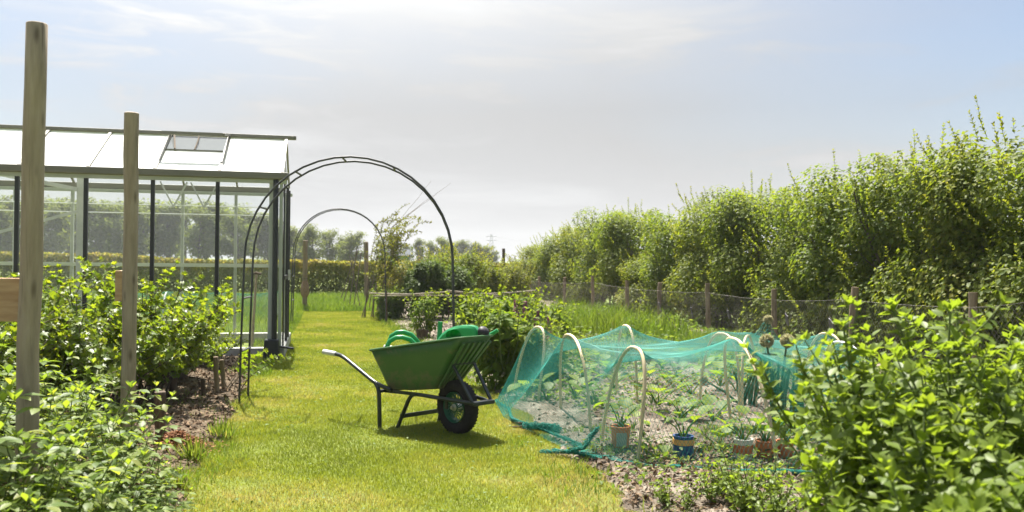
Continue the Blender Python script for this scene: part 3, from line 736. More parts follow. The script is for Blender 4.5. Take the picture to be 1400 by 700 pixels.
m = MB(); m.bar((-.405, -.2, .095), (-.405, .2, .095), .012, .03); build('crossbar', m, M['barrow_steel'], wb, smooth=False)
m = MB(); m.bar((-.53, -.3, .275), (-.53, .3, .275), .03, .02); m.bar((-.53, -.24, .272), (-.25, -.17, .272), .03, .02); m.bar((-.53, .24, .272), (-.25, .17, .272), .03, .02); build('tray_bearer', m, M['barrow_steel'], wb, smooth=False)

# ---- watering cans in the barrow
def ell(rx, ry, z, n=24, cx=0): return [(cx + rx * math.cos(2 * math.pi * k / n), ry * math.sin(2 * math.pi * k / n), z) for k in range(n)]
def can_body(scale=1.0, h=.24, cx=0.0):
    m = MB(); rows = []
    for (s, z) in ((.0, 0), (.8, 0), (1, .02), (1.02, .5), (.93, .85), (.72, 1.0)):
        row = ell(.17 * s * scale, .095 * s * scale, z * h, 24, cx); rows.append(row + [row[0]])
    m.grid(rows); return m
b1 = Vector((-.375, 6.34, .53))
cn = thing('watering_can', 'green plastic watering can with an oval grip hole and black rose', 'watering can', b1, R(-16), 'watering cans in the barrow', (.93, .93, .93))
bd = build('can_body', can_body(.7, .17, -.055), M['can'], cn, solid=.004)
outer = [(-.185, .1), (-.165, .155), (-.13, .2), (-.085, .235), (-.03, .258), (.03, .268), (.09, .27), (.135, .262), (.158, .235), (.166, .19), (.16, .145), (.11, .11), (.05, .08), (-.03, .06), (-.1, .065), (-.15, .075)]
n = len(outer)
inner = []
for (x, z) in outer:
    a = math.atan2((z - .185) , (x + .03)); inner.append((-.03 + .064 * math.cos(a), .192 + .045 * math.sin(a)))
m = MB()
V = []
for y in (-.05, .05):
    V += [(x, y * .7, z) for x, z in outer] + [(x * .93 + .0, y, .06 + (z - .06) * .9) for x, z in outer] + [(x, y, z) for x, z in inner]
fs = []
for s in (0, 1):
    o = s * 3 * n
    for k in range(n):
        k2 = (k + 1) % n
        for q in (0, 1):
            f = (o + q * n + k, o + q * n + k2, o + (q + 1) * n + k2, o + (q + 1) * n + k); fs.append(f if s == 0 else f[::-1])
for k in range(n):
    k2 = (k + 1) % n; fs.append((k2, k, 3 * n + k, 3 * n + k2)); fs.append((2 * n + k, 2 * n + k2, 5 * n + k2, 5 * n + k))
m.add(V, fs); build('handle', m, M['can'], cn, angle=60, bevel=.004)
m = MB(); m.add([(x, .052, z) for x, z in inner], [tuple(range(n))]); build('grip_recess', m, M['can'], cn, solid=.004)
m = MB(); m.tube([(.13, .02, .1), (.2, .03, .17), (.3, .04, .235)], [.024, .018, .014], 12); build('spout', m, M['can'], cn)
ax = Vector((.6, -.25, .75)).normalized(); rq = Vector((0, 0, 1)).rotation_difference(ax).to_matrix().to_4x4()
m = MB(); m.lathe([(0, -.075), (.014, -.074), (.017, -.045), (.03, -.02), (.044, .0), (.047, .014), (.043, .03), (.03, .042), (.012, .047), (0, .048)], 24, Matrix.Translation((.2, -.03, .215)) @ rq); build('rose', m, M['rose'], cn)
b2_ = Vector((-.81, 6.66, .42))
c2 = thing('watering_can', 'green watering can with a hooped handle and an upright bare spout', 'watering can', b2_, R(4), 'watering cans in the barrow')
build('can_body', can_body(.9, .16), M['can'], c2, solid=.004)
for y, s in ((-.05, .95), (.1, 1.06)):
    m = MB(); m.tube([(-.13, y, .08), (-.128 , y, .17 * 1.02), (-.105, y, .215 * s + .01), (-.06, y, .242 * s + .01), (-.01, y, .245 * s + .01), (.05, y, .225 * s + .01), (.1, y, .185 * s), (.13, y, .1)], [.014, .016, .018, .018, .018, .018, .016, .014], 10); build('handle', m, M['can'], c2)
m = MB(); m.tube([(.1, -.01, .04), (.22, -.03, .1), (.262, -.03, .18), (.272, -.03, .36)], [.03, .026, .021, .018], 12); build('spout', m, M['can'], c2)

# ================================================================== WOODEN POSTS AND STAKES
def round_post(name, label, cat, top, base, r, mat, group=None, n=14):
    b = Vector(base); tp = Vector(top) - b
    root = thing(name, label, cat, b, 0, group)
    m = MB(); k = 9
    pts = [tp * (j / (k - 1)) + Vector((random.uniform(-1, 1), random.uniform(-1, 1), 0)) * r * .09 for j in range(k)]
    pts[0] = pts[0] - tp.normalized() * .12; pts[-1] = tp.copy(); pts.append(tp + tp.normalized() * r * .1)
    m.tube(pts, [r * random.uniform(.97, 1.04) for _ in range(k)] + [r * .86], n)
    build('shaft', m, mat, root, angle=50)
    return root
tp = P(50.5, 33, 3.9); bs = P(34.5, 650, 3.9); d_ = (bs - tp); bs = tp + d_ * (tp.z / -d_.z)
p1 = round_post('wooden_post', 'tallest round wooden post with a plank arm, nearest the corner of the bed', 'wooden post', tp, bs, .046, M['post'], 'tall round posts in the fruit bed')
q = P(27, 380, 3.9); m = MB(); m.box(Vector((q.x - .17, q.y + .06, q.z - .1)) - bs, (.33, .05, .195)); build('plank_arm', m, M['plank'], p1, bevel=.004, smooth=False)
tp = P(180, 155, 5.5); bs = P(174.5, 570, 5.5); d_ = (bs - tp); bs = tp + d_ * (tp.z / -d_.z)
p2 = round_post('wooden_post', 'round wooden post with a short plank end, between fruit bushes before the greenhouse', 'wooden post', tp, bs, .044, M['post'], 'tall round posts in the fruit bed')
q = P(163, 370, 5.5); m = MB(); m.box(Vector((q.x - .005, q.y + .12, q.z - .095)) - bs, (.055, .3, .19), Matrix.Rotation(R(8), 3, 'Z')); build('plank_arm', m, M['plank'], p2, bevel=.004, smooth=False)

def stake(label, px, ytop, ybase, w_px, lean=0.0, mat='dark_wood', d=None, z0=0.0):
    b = G(px, ybase); t_ = P(px + lean, ytop, b.y); rad = w_px / 2 / FPX * b.y
    return round_post('wooden_stake', label, 'stake', t_, (b.x, b.y, -.02), rad, M[mat], 'stakes in the fruit bed', 8)
stake('short thick dark stake beside the rusty heap of mulch', 219, 536, 614, 15)
stake('dark stake in shade under the fruit bushes behind the short thick stake', 236, 506, 545, 12)
stake('tall thin grey brown stake under the low branches near the arch', 297, 488, 545, 7, -2, 'old_post')
stake('leaning grey brown stake just right of another under the low branches', 307, 492, 538, 6, -4, 'old_post')
stake('small stake stump in the bark mulch left of the paired stakes', 279, 518, 545, 6, -2, 'dark_wood')
def far_post(label, px, ytop, ybase, w_px, mat='old_post', lean=0, name='wooden_post', group='wooden posts by the far arch'):
    b = G(px, ybase); return round_post(name, label, 'wooden post', P(px + lean, ytop, b.y), (b.x, b.y, 0), w_px / 2 / FPX * b.y, M[mat], group, 10)
fp = far_post('brown wooden post with a brown bag tied to its foot, left of the far path', 416.5, 329, 424, 6.5, lean=1)
sk = thing('cloth_bag', 'brown cloth bag tied to the foot of a wooden post by the far path', 'bag', fp.location)
m = MB(); m.lathe([(0, .3), (.06, .31), (.1, .38), (.105, .5), (.085, .62), (.055, .72), (.045, .78), (.06, .83)], 14); build('bag', m, M['jute'], sk)
m = MB(); m.tube([(.06 * math.cos(a), .06 * math.sin(a), .76) for a in np.linspace(0, 6, 14)], .012, 6); build('cord', m, M['twig'], sk)
far_post('brown wooden post under the right side of the far arch', 501, 331, 412, 6, lean=-.5)
far_post('shorter wooden post right of the far arch, standing in the hedge', 536, 333, 402, 4.5)
far_post('slim dark post rising above the shrubs left of the hedgerow', 688.5, 340, 404, 4.5, 'dark_wood')
far_post('low dark post just right of the slim dark post', 701.5, 376, 404, 4, 'dark_wood')
far_post('low dark post with its top in front of yellowish grass, left of the fence', 715, 375, 406, 4, 'dark_wood')

# ================================================================== HOOPS AND NET
def hoop(label, A, B, apex, mat='hoop', r=.0112):
    A, B = Vector(A), Vector(B); mid = (A + B) / 2; tpx = P(apex[0], apex[1], mid.y)
    root = thing('tunnel_hoop', label, 'hoop', (mid.x, mid.y, 0), 0, 'hoops under the green net')
    T = tpx - Vector((mid.x, mid.y, 0)); hv = (B - A) / 2; pts = []
    for k in range(25):
        a = math.pi * (1 - k / 24); c, s_ = math.cos(a), math.sin(a)
        sx = math.copysign(abs(c) ** .8, c)
        pts.append(Vector((hv.x * sx + T.x * s_, hv.y * sx + T.y * s_, -.06 + (T.z + .06) * abs(s_) ** .72)))
    pts = [pts[0] * 1.0] + pts
    pts[0] = pts[1] + Vector((0, 0, -.04))
    m = MB(); m.tube(pts, r, 8); build('tube', m, M[mat], root)
    return [p + Vector((mid.x, mid.y, 0)) for p in pts]
HP = []
HP.append(hoop('cream tunnel hoop at the net end beside the wheelbarrow', G(701, 545), G(734, 557), (736.5, 447)))
HP.append(hoop('cream tunnel hoop just right of the hoop nearest the wheelbarrow', G(767, 567), G(808, 600), (779.5, 458)))
HP.append(hoop('wide cream tunnel hoop over the orange pot with a grey square', G(821, 614), G(871, 638), (868, 475)))
HP.append(hoop('cream tunnel hoop at the back, seen behind the wide front hoop', G(843, 543), G(871, 558), (856, 445)))
HP.append(hoop('cream tunnel hoop at the left of the three by the onion flowers', G(956, 562), G(1010, 577), (988, 456)))
HP.append(hoop('long legged cream hoop standing over the white and orange pot', G(1001, 592), G(1064, 646), (1004, 463)))
HP.append(hoop('pale tunnel hoop nearest the tall onion flowers', G(1015, 578), G(1034, 562), (1022, 459)))
HP.append(hoop('tunnel hoop half hidden behind the bright green bush', G(1098, 560), G(1160, 575), (1131, 456)))
HP.append(hoop('second tunnel hoop behind the bright green bush', G(1130, 580), G(1210, 600), (1150, 468), 'hoop_white'))

def net_edge(kind, t):
    if kind == 'F': K = [(.47, 5.46), (.8, 5.24), (1.5, 5.12), (2.2, 5.0), (3.0, 5.1)]
    if kind == 'B': K = [(.25, 9.1), (1.0, 9.3), (2.2, 9.4), (3.2, 9.4), (3.9, 9.3)]
    if kind == 'L': K = [(.47, 5.46), (.22, 6.1), (-.05, 6.9), (-.13, 7.6), (.25, 9.1)]
    if kind == 'R': K = [(3.0, 5.1), (3.3, 6), (3.55, 7), (3.75, 8), (3.9, 9.3)]
    K = np.array(K); s = np.linspace(0, 1, len(K)); return np.stack([np.interp(t, s, K[:, 0]), np.interp(t, s, K[:, 1])], -1)
def coons(u, v):
    u_, v_ = u[..., None], v[..., None]
    F_, B_, L_, R_ = net_edge('F', u), net_edge('B', u), net_edge('L', v), net_edge('R', v)
    c = [net_edge('F', np.array(0.)), net_edge('F', np.array(1.)), net_edge('B', np.array(0.)), net_edge('B', np.array(1.))]
    return (1 - v_) * F_ + v_ * B_ + (1 - u_) * L_ + u_ * R_ - ((1 - u_) * (1 - v_) * c[0] + u_ * (1 - v_) * c[1] + (1 - u_) * v_ * c[2] + u_ * v_ * c[3])
def net_height():
    nu, nv = 76, 92
    U, Vv = np.meshgrid(np.linspace(0, 1, nu), np.linspace(0, 1, nv))
    XYg = coons(U, Vv)
    obs = np.full((nv, nu), -1.0)
    pk = [list(map(tuple, h)) for h in HP]
    tip = P(1047, 438, 8.4); pk.append([tuple(tip), tuple(tip + Vector((.04, .05, -.02)))])
    for pts in pk:
        for p, q_ in zip(pts, pts[1:]):
            for t in np.linspace(0, 1, 6):
                x, y, z = [a + (b - a) * t for a, b in zip(p, q_)]
                d = (XYg[..., 0] - x) ** 2 + (XYg[..., 1] - y) ** 2
                i = np.unravel_index(np.argmin(d), d.shape)
                if d[i] < .01: obs[i] = max(obs[i], z + .012)
    # taut upper hull of the hoops and the pegged edge
    pts3 = [(XYg[i, j, 0], XYg[i, j, 1], .02) for i in range(nv) for j in (0, nu - 1)] + [(XYg[i, j, 0], XYg[i, j, 1], .02) for j in range(nu) for i in (0, nv - 1)]
    pts3 += [(XYg[i, j, 0], XYg[i, j, 1], obs[i, j]) for i, j in zip(*np.where(obs > 0))]
    bmh = bmesh.new()
    for q_ in pts3: bmh.verts.new(q_)
    bmesh.ops.convex_hull(bmh, input=bmh.verts); bmh.normal_update()
    Hl = np.full((nv, nu), 9.0)
    ctr_ = Vector((1.6, 7.0, .2))
    for f_ in bmh.faces:
        if (f_.verts[0].co - ctr_).dot(f_.normal) < 0: f_.normal_flip()
        if f_.normal.z > 1e-3 and f_.calc_area() > 1e-6:
            c0 = f_.verts[0].co; Hl = np.minimum(Hl, c0.z - (f_.normal.x * (XYg[..., 0] - c0.x) + f_.normal.y * (XYg[..., 1] - c0.y)) / f_.normal.z)
    bmh.free()
    Z = np.zeros((nv, nu)) + .03
    for it in range(2600):
        Zn = Z.copy()
        Zn[1:-1, 1:-1] = .25 * (Z[:-2, 1:-1] + Z[2:, 1:-1] + Z[1:-1, :-2] + Z[1:-1, 2:]) - .00035
        Z = np.maximum(np.maximum(Zn, obs), .02)
    Z = np.maximum(.4 * np.maximum(Hl, 0) + .6 * Z - .015, .02)
    return Z
NZ = net_height()
def bil(A, u, v):
    nv, nu = A.shape; x = np.clip(u, 0, 1) * (nu - 1); y = np.clip(v, 0, 1) * (nv - 1)
    i = np.minimum(x.astype(int), nu - 2); j = np.minimum(y.astype(int), nv - 2); fx, fy = x - i, y - j
    return A[j, i] * (1 - fx) * (1 - fy) + A[j, i + 1] * fx * (1 - fy) + A[j + 1, i] * (1 - fx) * fy + A[j + 1, i + 1] * fx * fy
def net_point(u, v):
    q_ = coons(u, v); z = bil(NZ, u, v)
    e = np.minimum(np.minimum(u, 1 - u), np.minimum(v, 1 - v))
    wr = (fbm(u * 13, v * 15, 77, 2) - .4) * .04 * np.clip(e * 14, 0, 1)
    l, a = LA(q_[..., 0], q_[..., 1])
    return np.stack([q_[..., 0] + (fbm(u * 7, v * 7, 5, 2) - .4) * .03, q_[..., 1] + (fbm(u * 7, v * 7, 6, 2) - .4) * .03, np.maximum(z + wr * (.3 + z), hr(l, a) + .012)], -1)
def strands(V, E_, r):
    """thin triangular prisms along the edges"""
    a, b = V[E_[:, 0]], V[E_[:, 1]]; d = unit(b - a)
    x = unit(np.cross(d, np.array([.31, .22, .92]))); y = np.cross(d, x); out = []
    for p in (a, b):
        for k in range(3):
            an = 2 * math.pi * k / 3; out.append(p + (x * math.cos(an) + y * math.sin(an)) * r)
    W_ = np.stack(out, 1); bse = (np.arange(len(a)) * 6)[:, None]
    F = np.concatenate([bse + np.array([[k, (k + 1) % 3, 3 + (k + 1) % 3, 3 + k]]) for k in range(3)])
    return W_.reshape(-1, 3), F
def diamond(nu, nv):
    i, j = np.meshgrid(np.arange(nv - 1), np.arange(nu - 1), indexing='ij')
    ev = ((i + j) % 2 == 0); a = i * nu + j
    e1 = np.stack([a[ev], (a + nu + 1)[ev]], -1); e2 = np.stack([(a + 1)[~ev], (a + nu)[~ev]], -1)
    return np.concatenate([e1, e2])
nu, nv = 230, 300
U, Vv = np.meshgrid(np.linspace(0, 1, nu), np.linspace(0, 1, nv))
NV = net_point(U, Vv).reshape(-1, 3)
sv, sf = strands(NV, diamond(nu, nv), .00098)
nt_ = thing('garden_net', 'green mesh net draped over low hoops above the vegetable bed', 'net', (0, 0, 0))
link('mesh', np_mesh('mesh', sv, [sf]), M['net'], nt_)
# the gathered hem lying on the soil: many loose strands in a roll
def hem(path, r0, n_str, wob):
    path = np.array(path); s = np.linspace(0, 1, len(path)); t = np.linspace(0, 1, 140); vs, fs, b = [], [], 0
    c = np.stack([np.interp(t, s, path[:, k]) for k in range(3)], -1)
    for k in range(n_str):
        ph = rng.uniform(0, 6.28); rr = r0 * math.sqrt(rng.random()); f1, f2 = rng.uniform(15, 40, 2)
        off = np.stack([np.cos(f1 * t + ph) * rr, np.sin(f2 * t + ph * 2) * rr, np.abs(np.sin(f1 * .7 * t + ph)) * rr * 1.6], -1) * (.5 + fbm(t * 9, t * 0 + 3, 19) * 1.2)[:, None]
        p = c + off; E_ = np.stack([np.arange(139), np.arange(1, 140)], -1); v_, f_ = strands(p, E_, .0014)
        vs.append(v_); fs.append(f_ + b); b += len(v_)
    return np.concatenate(vs), np.concatenate(fs)
hv, hf = [], []; b = 0
for pth, r0, ns in (([(.28, 5.62, .03), (.42, 5.5, .04), (.55, 5.38, .035), (.8, 5.22, .03), (1.15, 5.14, .03), (1.5, 5.1, .03), (2.0, 5.0, .03), (2.9, 5.05, .03)], .016, 80),
                    ([(-.13, 7.62, .03), (-.02, 7.2, .03), (.02, 6.7, .03), (.2, 6.25, .05), (.33, 6.0, .05), (.45, 5.7, .04), (.47, 5.46, .03)], .014, 36),
                    ([(.1, 6.35, .04), (.25, 6.2, .06), (.34, 6.1, .05)], .034, 30), ([(.2, 5.62, .02), (.34, 5.56, .03), (.46, 5.46, .08), (.55, 5.5, .2)], .018, 30)):
    v_, f_ = hem(pth, r0, ns, 1); hv.append(v_); hf.append(f_ + b); b += len(v_)
link('hem', np_mesh('hem', np.concatenate(hv), [np.concatenate(hf)]), M['net'], nt_)

# ================================================================== WIRE FENCE
FL_ = 6.3
fence = thing('wire_fence', 'low chicken wire fence on rough posts in front of the hedgerow', 'fence', (0, 0, 0))
ftops = [(1420, 388), (1330, 400), (1160, 393), (1060, 396), (970, 388), (902, 387), (858, 384), (812, 378), (772, 380), (738, 379), (725, 378)]
FT = []
for px, yt in ftops:
    b = on_lat(px, FL_); h = EYE - (yt - (357 + .01 * (px - 700))) / FPX * b.y
    lean = random.uniform(-.03, .05) + (.07 if px == 1160 else 0)
    m = MB(); k = 7; pts = [(b.x + lean * (j / 6) + random.uniform(-.006, .006), b.y + random.uniform(-.006, .006), -.05 + (h + .05) * j / 6) for j in range(k)]
    m.tube(pts, [.042 * random.uniform(.88, 1.1) for _ in range(k)], 9); build('post', m, M['old_post'], fence, angle=60)
    FT.append((b.x, b.y, h))
FT = np.array(FT)
L0 = LA(FT[0, 0], FT[0, 1])[1]; L1 = LA(FT[-1, 0], FT[-1, 1])[1]
fa = np.array([LA(x, y)[1] for x, y, z in FT]); fz = FT[:, 2] - .16
nu, nv = int((L1 - L0) / .026), 28
U, Vv = np.meshgrid(np.linspace(0, 1, nu), np.linspace(0, 1, nv)); A = L0 + U * (L1 - L0)
sag = np.interp(A, fa, fz); seg = np.searchsorted(fa, A).clip(1, len(fa) - 1)
fr = (A - fa[seg - 1]) / (fa[seg] - fa[seg - 1]); sag = sag - .018 * 4 * fr * (1 - fr)
Lt = FL_ - .045 + (fbm(A * 1.5, Vv * 2, 31) - .47) * .09
FV = np.stack([Lt * CU - A * SU, Lt * SU + A * CU, .01 + Vv * sag], -1).reshape(-1, 3)
sv, sf = strands(FV, diamond(nu, nv), .00095)
link('wire_mesh', np_mesh('wire_mesh', sv, [sf]), M['wire'], fence)
m = MB(); top = FV.reshape(nv, nu, 3)[-1][::10]; m.tube([tuple(p) for p in top], .0022, 5); build('top_wire', m, M['wire'], fence)

def slate(label, px, py, w, h, rot, mat='slate'):
    k = (px - 700) / FPX; y = (FL_ - .09) / (CU * k + SU); c = P(px, py, y); s = y / FPX
    root = thing('slate_tag', label, 'plant tag', c, TH + R(78), 0 and None or 'slate tags hung on the wire fence')
    m = MB(); rt = Matrix.Rotation(R(-rot), 3, 'Y') @ Matrix.Rotation(R(-12), 3, 'X')
    m.box((0, 0, 0), (w * s, .014, h * s), rt); build('plate', m, M[mat], root, bevel=.003, smooth=False)
    m = MB(); m.tube([rt @ Vector((-.2 * w * s, 0, h * s * .48)), (0, .03, h * s * .5 + .05), rt @ Vector((.2 * w * s, 0, h * s * .48))], .0025, 5); build('hanging_wire', m, M['wire'], root)
slate('black tag fixed low on a fence post behind the net', 902, 419, 11, 12, 0)
slate('small upright grey tag on the wire left of the fence post', 946, 427, 6, 14, 5)
slate('square dark slate tag on the wire between two fence posts', 996, 430, 10, 12, 2)
slate('grey slate tag hanging slightly tilted right of a fence post', 1076, 437, 12, 15, 18)
slate('largest slate tag, tilted, left of the leaning fence post', 1137, 446, 19, 17, 20)
slate('tiny pale tag on the wire far along the fence', 876, 413, 6, 5, 0)

# ================================================================== POTS UNDER THE NET
def pot(label, px, ybase, wpx, hpx, mat, bands, name='plant_pot', square=None, taper=.86):
    b = G(px, ybase); s = b.y / FPX; r0 = wpx / 2 * s; h = hpx * s; l, a = LA(b.x, b.y)
    root = thing(name, label, 'plant pot', (b.x, b.y, max(0, float(hr(l, a))) - .004), R(random.uniform(-20, 20)), 'painted pots under the net')
    m = MB(); m.lathe([(0, 0), (r0 * taper * .97, 0), (r0 * taper, h * .04), (r0 * .97, h * .9), (r0 * 1.03, h * .92), (r0 * 1.04, h), (r0 * .92, h), (r0 * .88, h * .86), (0, h * .85)], 24); build('pot', m, M[mat], root, angle=45)
    for (z0, z1, bm) in bands:
        rr = lambda z: r0 * (taper + (1.0 - taper) * z) + .003
        m = MB(); m.lathe([(rr(z0) - .004, z0 * h), (rr(z0), z0 * h), (rr(z1), z1 * h), (rr(z1) - .004, z1 * h)], 24); build('band', m, M[bm], root)
    m = MB(); m.lathe([(0, h * .9), (r0 * .6, h * .89), (r0 * .9, h * .86)], 16); build('soil', m, M['potting'], root)
    if square:
        m = MB(); m.box((0, -r0 * .93, h * .42), (r0 * 1.0, .012, h * .62), Matrix.Rotation(R(4), 3, 'X')); build('panel', m, M[square], root, smooth=False)
        root.rotation_euler = (0, 0, 0)
    return root, h
POTS = [pot('orange pot with a grey square on its side under the wide hoop', 848, 624, 27, 29, 'pot_orange', [], square='pot_grey'),
        pot('blue pot with an orange band round its rim', 934, 631, 27, 31, 'pot_blue', [(.62, .86, 'pot_band')], taper=1.08),
        pot('pot with a white rim and a rust red band', 1016, 634, 26, 28, 'pot_white', [(.3, .72, 'pot_rust')]),
        pot('rust orange pot right of the white rimmed pot', 1046, 630, 26, 24, 'pot_rust', [(.6, .85, 'pot_orange')]),
        pot('orange pot half hidden behind the bright green bush', 1073, 630, 24, 22, 'pot_orange', [(.1, .5, 'pot_rust')])]
b = G(577, 467)
t = thing('flower_pot', 'dark terracotta flower pot on the soil behind the wheelbarrow', 'flower pot', (b.x, b.y, .0))
m = MB(); m.lathe([(0, 0), (.07, 0), (.09, .14), (.1, .14), (.102, .18), (.09, .18), (.085, .14), (0, .13)], 20); build('pot', m, M['dark_wood'], t, angle=45)
m = MB(); m.lathe([(0, .155), (.05, .15), (.085, .145)], 14); build('soil', m, M['potting'], t)

# ================================================================== POLE RAIL, BEAN CANES
t = thing('pole_rail', 'long rail of bare branches laid across stakes behind the wheelbarrow', 'rail', tuple(G(560, 440)))
o = Vector(t.location)
for (pts, r) in (([(505, 401, 17.3), (560, 402.5, 16.9), (612, 399, 16.5), (660, 402, 16.8), (700, 400, 17.5), (733, 397, 18.5)], .015), ([(510, 404.5, 17.2), (575, 404, 16.8), (640, 404, 16.6), (690, 406, 17.4)], .012), ([(610, 397, 16.4), (650, 401, 16.3), (690, 404, 16.5)], .012)):
    m = MB(); m.tube([P(*p) - o for p in pts], r, 7); build('pole', m, M['cane'], t)
for px, yb in ((521, 438), (529, 442), (614, 440), (545, 436), (733, 420)):
    b = G(px, yb); m = MB(); m.tube([b - o - Vector((0, 0, .05)), P(px - 1, 398, b.y) - o], .016, 6); build('stake', m, M['dark_wood'], t)
t = thing('bean_canes', 'leaning bean canes tied together beside the far path', 'bean canes', tuple(G(478, 418)))
o = Vector(t.location)
for (x0, y0, x1, y1, d) in ((470, 412, 490, 340, 20.5), (478, 415, 488, 338, 20), (484, 416, 494, 345, 19.5), (492, 418, 478, 350, 20.5), (466, 408, 484, 352, 22), (505, 420, 515, 350, 19)):
    m = MB(); m.tube([P(x0, y0, d) - o, P(x1, y1, d + .3) - o], .011, 5); build('cane', m, M['twig'], t)

# ================================================================== FAR THINGS
b = P(538, 366, 62); hut = thing('garden_hut', 'small teal garden hut with a dark roof beyond the beech hedge', 'hut', (b.x, b.y, 0), R(8))
m = MB(); m.box((0, 0, .75), (2.1, 1.6, 1.55)); build('wall', m, M['hut'], hut, smooth=False)
m = MB(); m.add([(-1.15, -.95, 1.5), (1.15, -.95, 1.5), (1.15, .95, 1.5), (-1.15, .95, 1.5), (-1.15, 0, 1.95), (1.15, 0, 1.95)], [(0, 1, 5, 4), (2, 3, 4, 5), (0, 4, 3), (1, 2, 5), (0, 3, 2, 1)]); build('roof', m, M['hut_roof'], hut, smooth=False)
m = MB(); m.box((.3, -.82, .7), (.6, .04, 1.3)); build('door', m, M['hut_roof'], hut, smooth=False)
b = P(671.5, 355, 420); py = thing('lattice_pylon', 'thin grey lattice pylon on the horizon left of the hedgerow', 'pylon', (b.x, b.y, 0))
HPY = EYE + (355.5 - 320) / FPX * 420
m = MB(); w0 = 1.6
for sx in (-1, 1):
    for sy in (-1, 1): m.bar((sx * w0, sy * w0, 0), (sx * .3, sy * .3, HPY), .16)
for k in range(7):
    z0, z1 = HPY * k / 7, HPY * (k + 1) / 7; a0 = w0 + (.3 - w0) * k / 7; a1_ = w0 + (.3 - w0) * (k + 1) / 7
    m.bar((-a0, -a0, z0), (a1_, -a1_, z1), .1); m.bar((a0, -a0, z0), (-a1_, -a1_, z1), .1); m.bar((-a0, a0, z0), (a1_, a1_, z1), .1)
build('tower', m, M['steel_far'], py, smooth=False)
for z in (HPY * .78, HPY * .92):
    m = MB(); m.bar((-2.6, 0, z), (2.6, 0, z), .2); build('crossarm', m, M['steel_far'], py, smooth=False)
for z, dz in ((HPY * .78, -3.2), (HPY * .92, -2.6)):
    m = MB(); m.tube([(2.4 + 60 * k / 10, 30 * k / 10, z + (dz - 2.5) * k / 10 - 5 * (k / 10) * (1 - k / 10)) for k in range(11)], .035, 4); build('power_line', m, M['steel_far'], py)
# net tunnel seen through the greenhouse
b = on_lat(0, 0); bb = P(268, 420, 17.5)
tn = thing('net_tunnel', 'low green net tunnel on the grass behind the greenhouse', 'net tunnel', (bb.x, bb.y, 0), TH)
for k in range(4):
    m = MB(); m.tube([(-1.6 + k * 1.05 , .45 * math.cos(a), .55 * math.sin(a)) for a in np.linspace(0, math.pi, 13)], .016, 6); build('hoop', m, M['hoop_white'], tn)
nu, nv = 130, 50
U, Vv = np.meshgrid(np.linspace(-1.65, 1.6, nu), np.linspace(0, math.pi, nv))
q_ = (1 + .0 * U) * (.47 - .04 * np.abs(np.sin((U + 1.6) / 1.05 * math.pi)))
sv, sf = strands(np.stack([U, q_ * np.cos(Vv), q_ * 1.2 * np.sin(Vv)], -1).reshape(-1, 3), diamond(nu, nv), .0022)
link('mesh', np_mesh('mesh', sv, [sf]), M['net'], tn)

# ================================================================== PLANTS
def foliage(cent, rad, n, L, W, kind, axis_h=None, up=.6, droop=.25, shell=2.2, out0=None, jit=.9):
    """leaves scattered through clumps (cent, rad); faces turn outwards and up"""
    cent = np.asarray(cent, float); rad = np.asarray(rad, float)
    p = rad ** 2; c = rng.choice(len(cent), n, p=p / p.sum())
    d = rdir(n); pos = cent[c] + d * (rad[c] * rng.random(n) ** (1 / shell))[:, None] * [1, 1, .85]
    ctr = cent.mean(0) if out0 is None else np.asarray(out0, float)
    o = unit((pos - ctr) * [1, 1, .5])
    nrm = unit(.55 * o + jit * .75 * rdir(n) + .5 * d + [0, 0, up])
    al = unit(.5 * o + .6 * d + .8 * rdir(n) - [0, 0, droop])
    al = unit(al - nrm * (al * nrm).sum(1, keepdims=True))
    s = rng.uniform(.65, 1.25, n)
    base = rng.random(len(cent))[c]
    return leaf_arrays(pos, al, nrm, L * s, W * s, kind, np.clip(.65 * rng.random(n) + .35 * base, 0, 1))

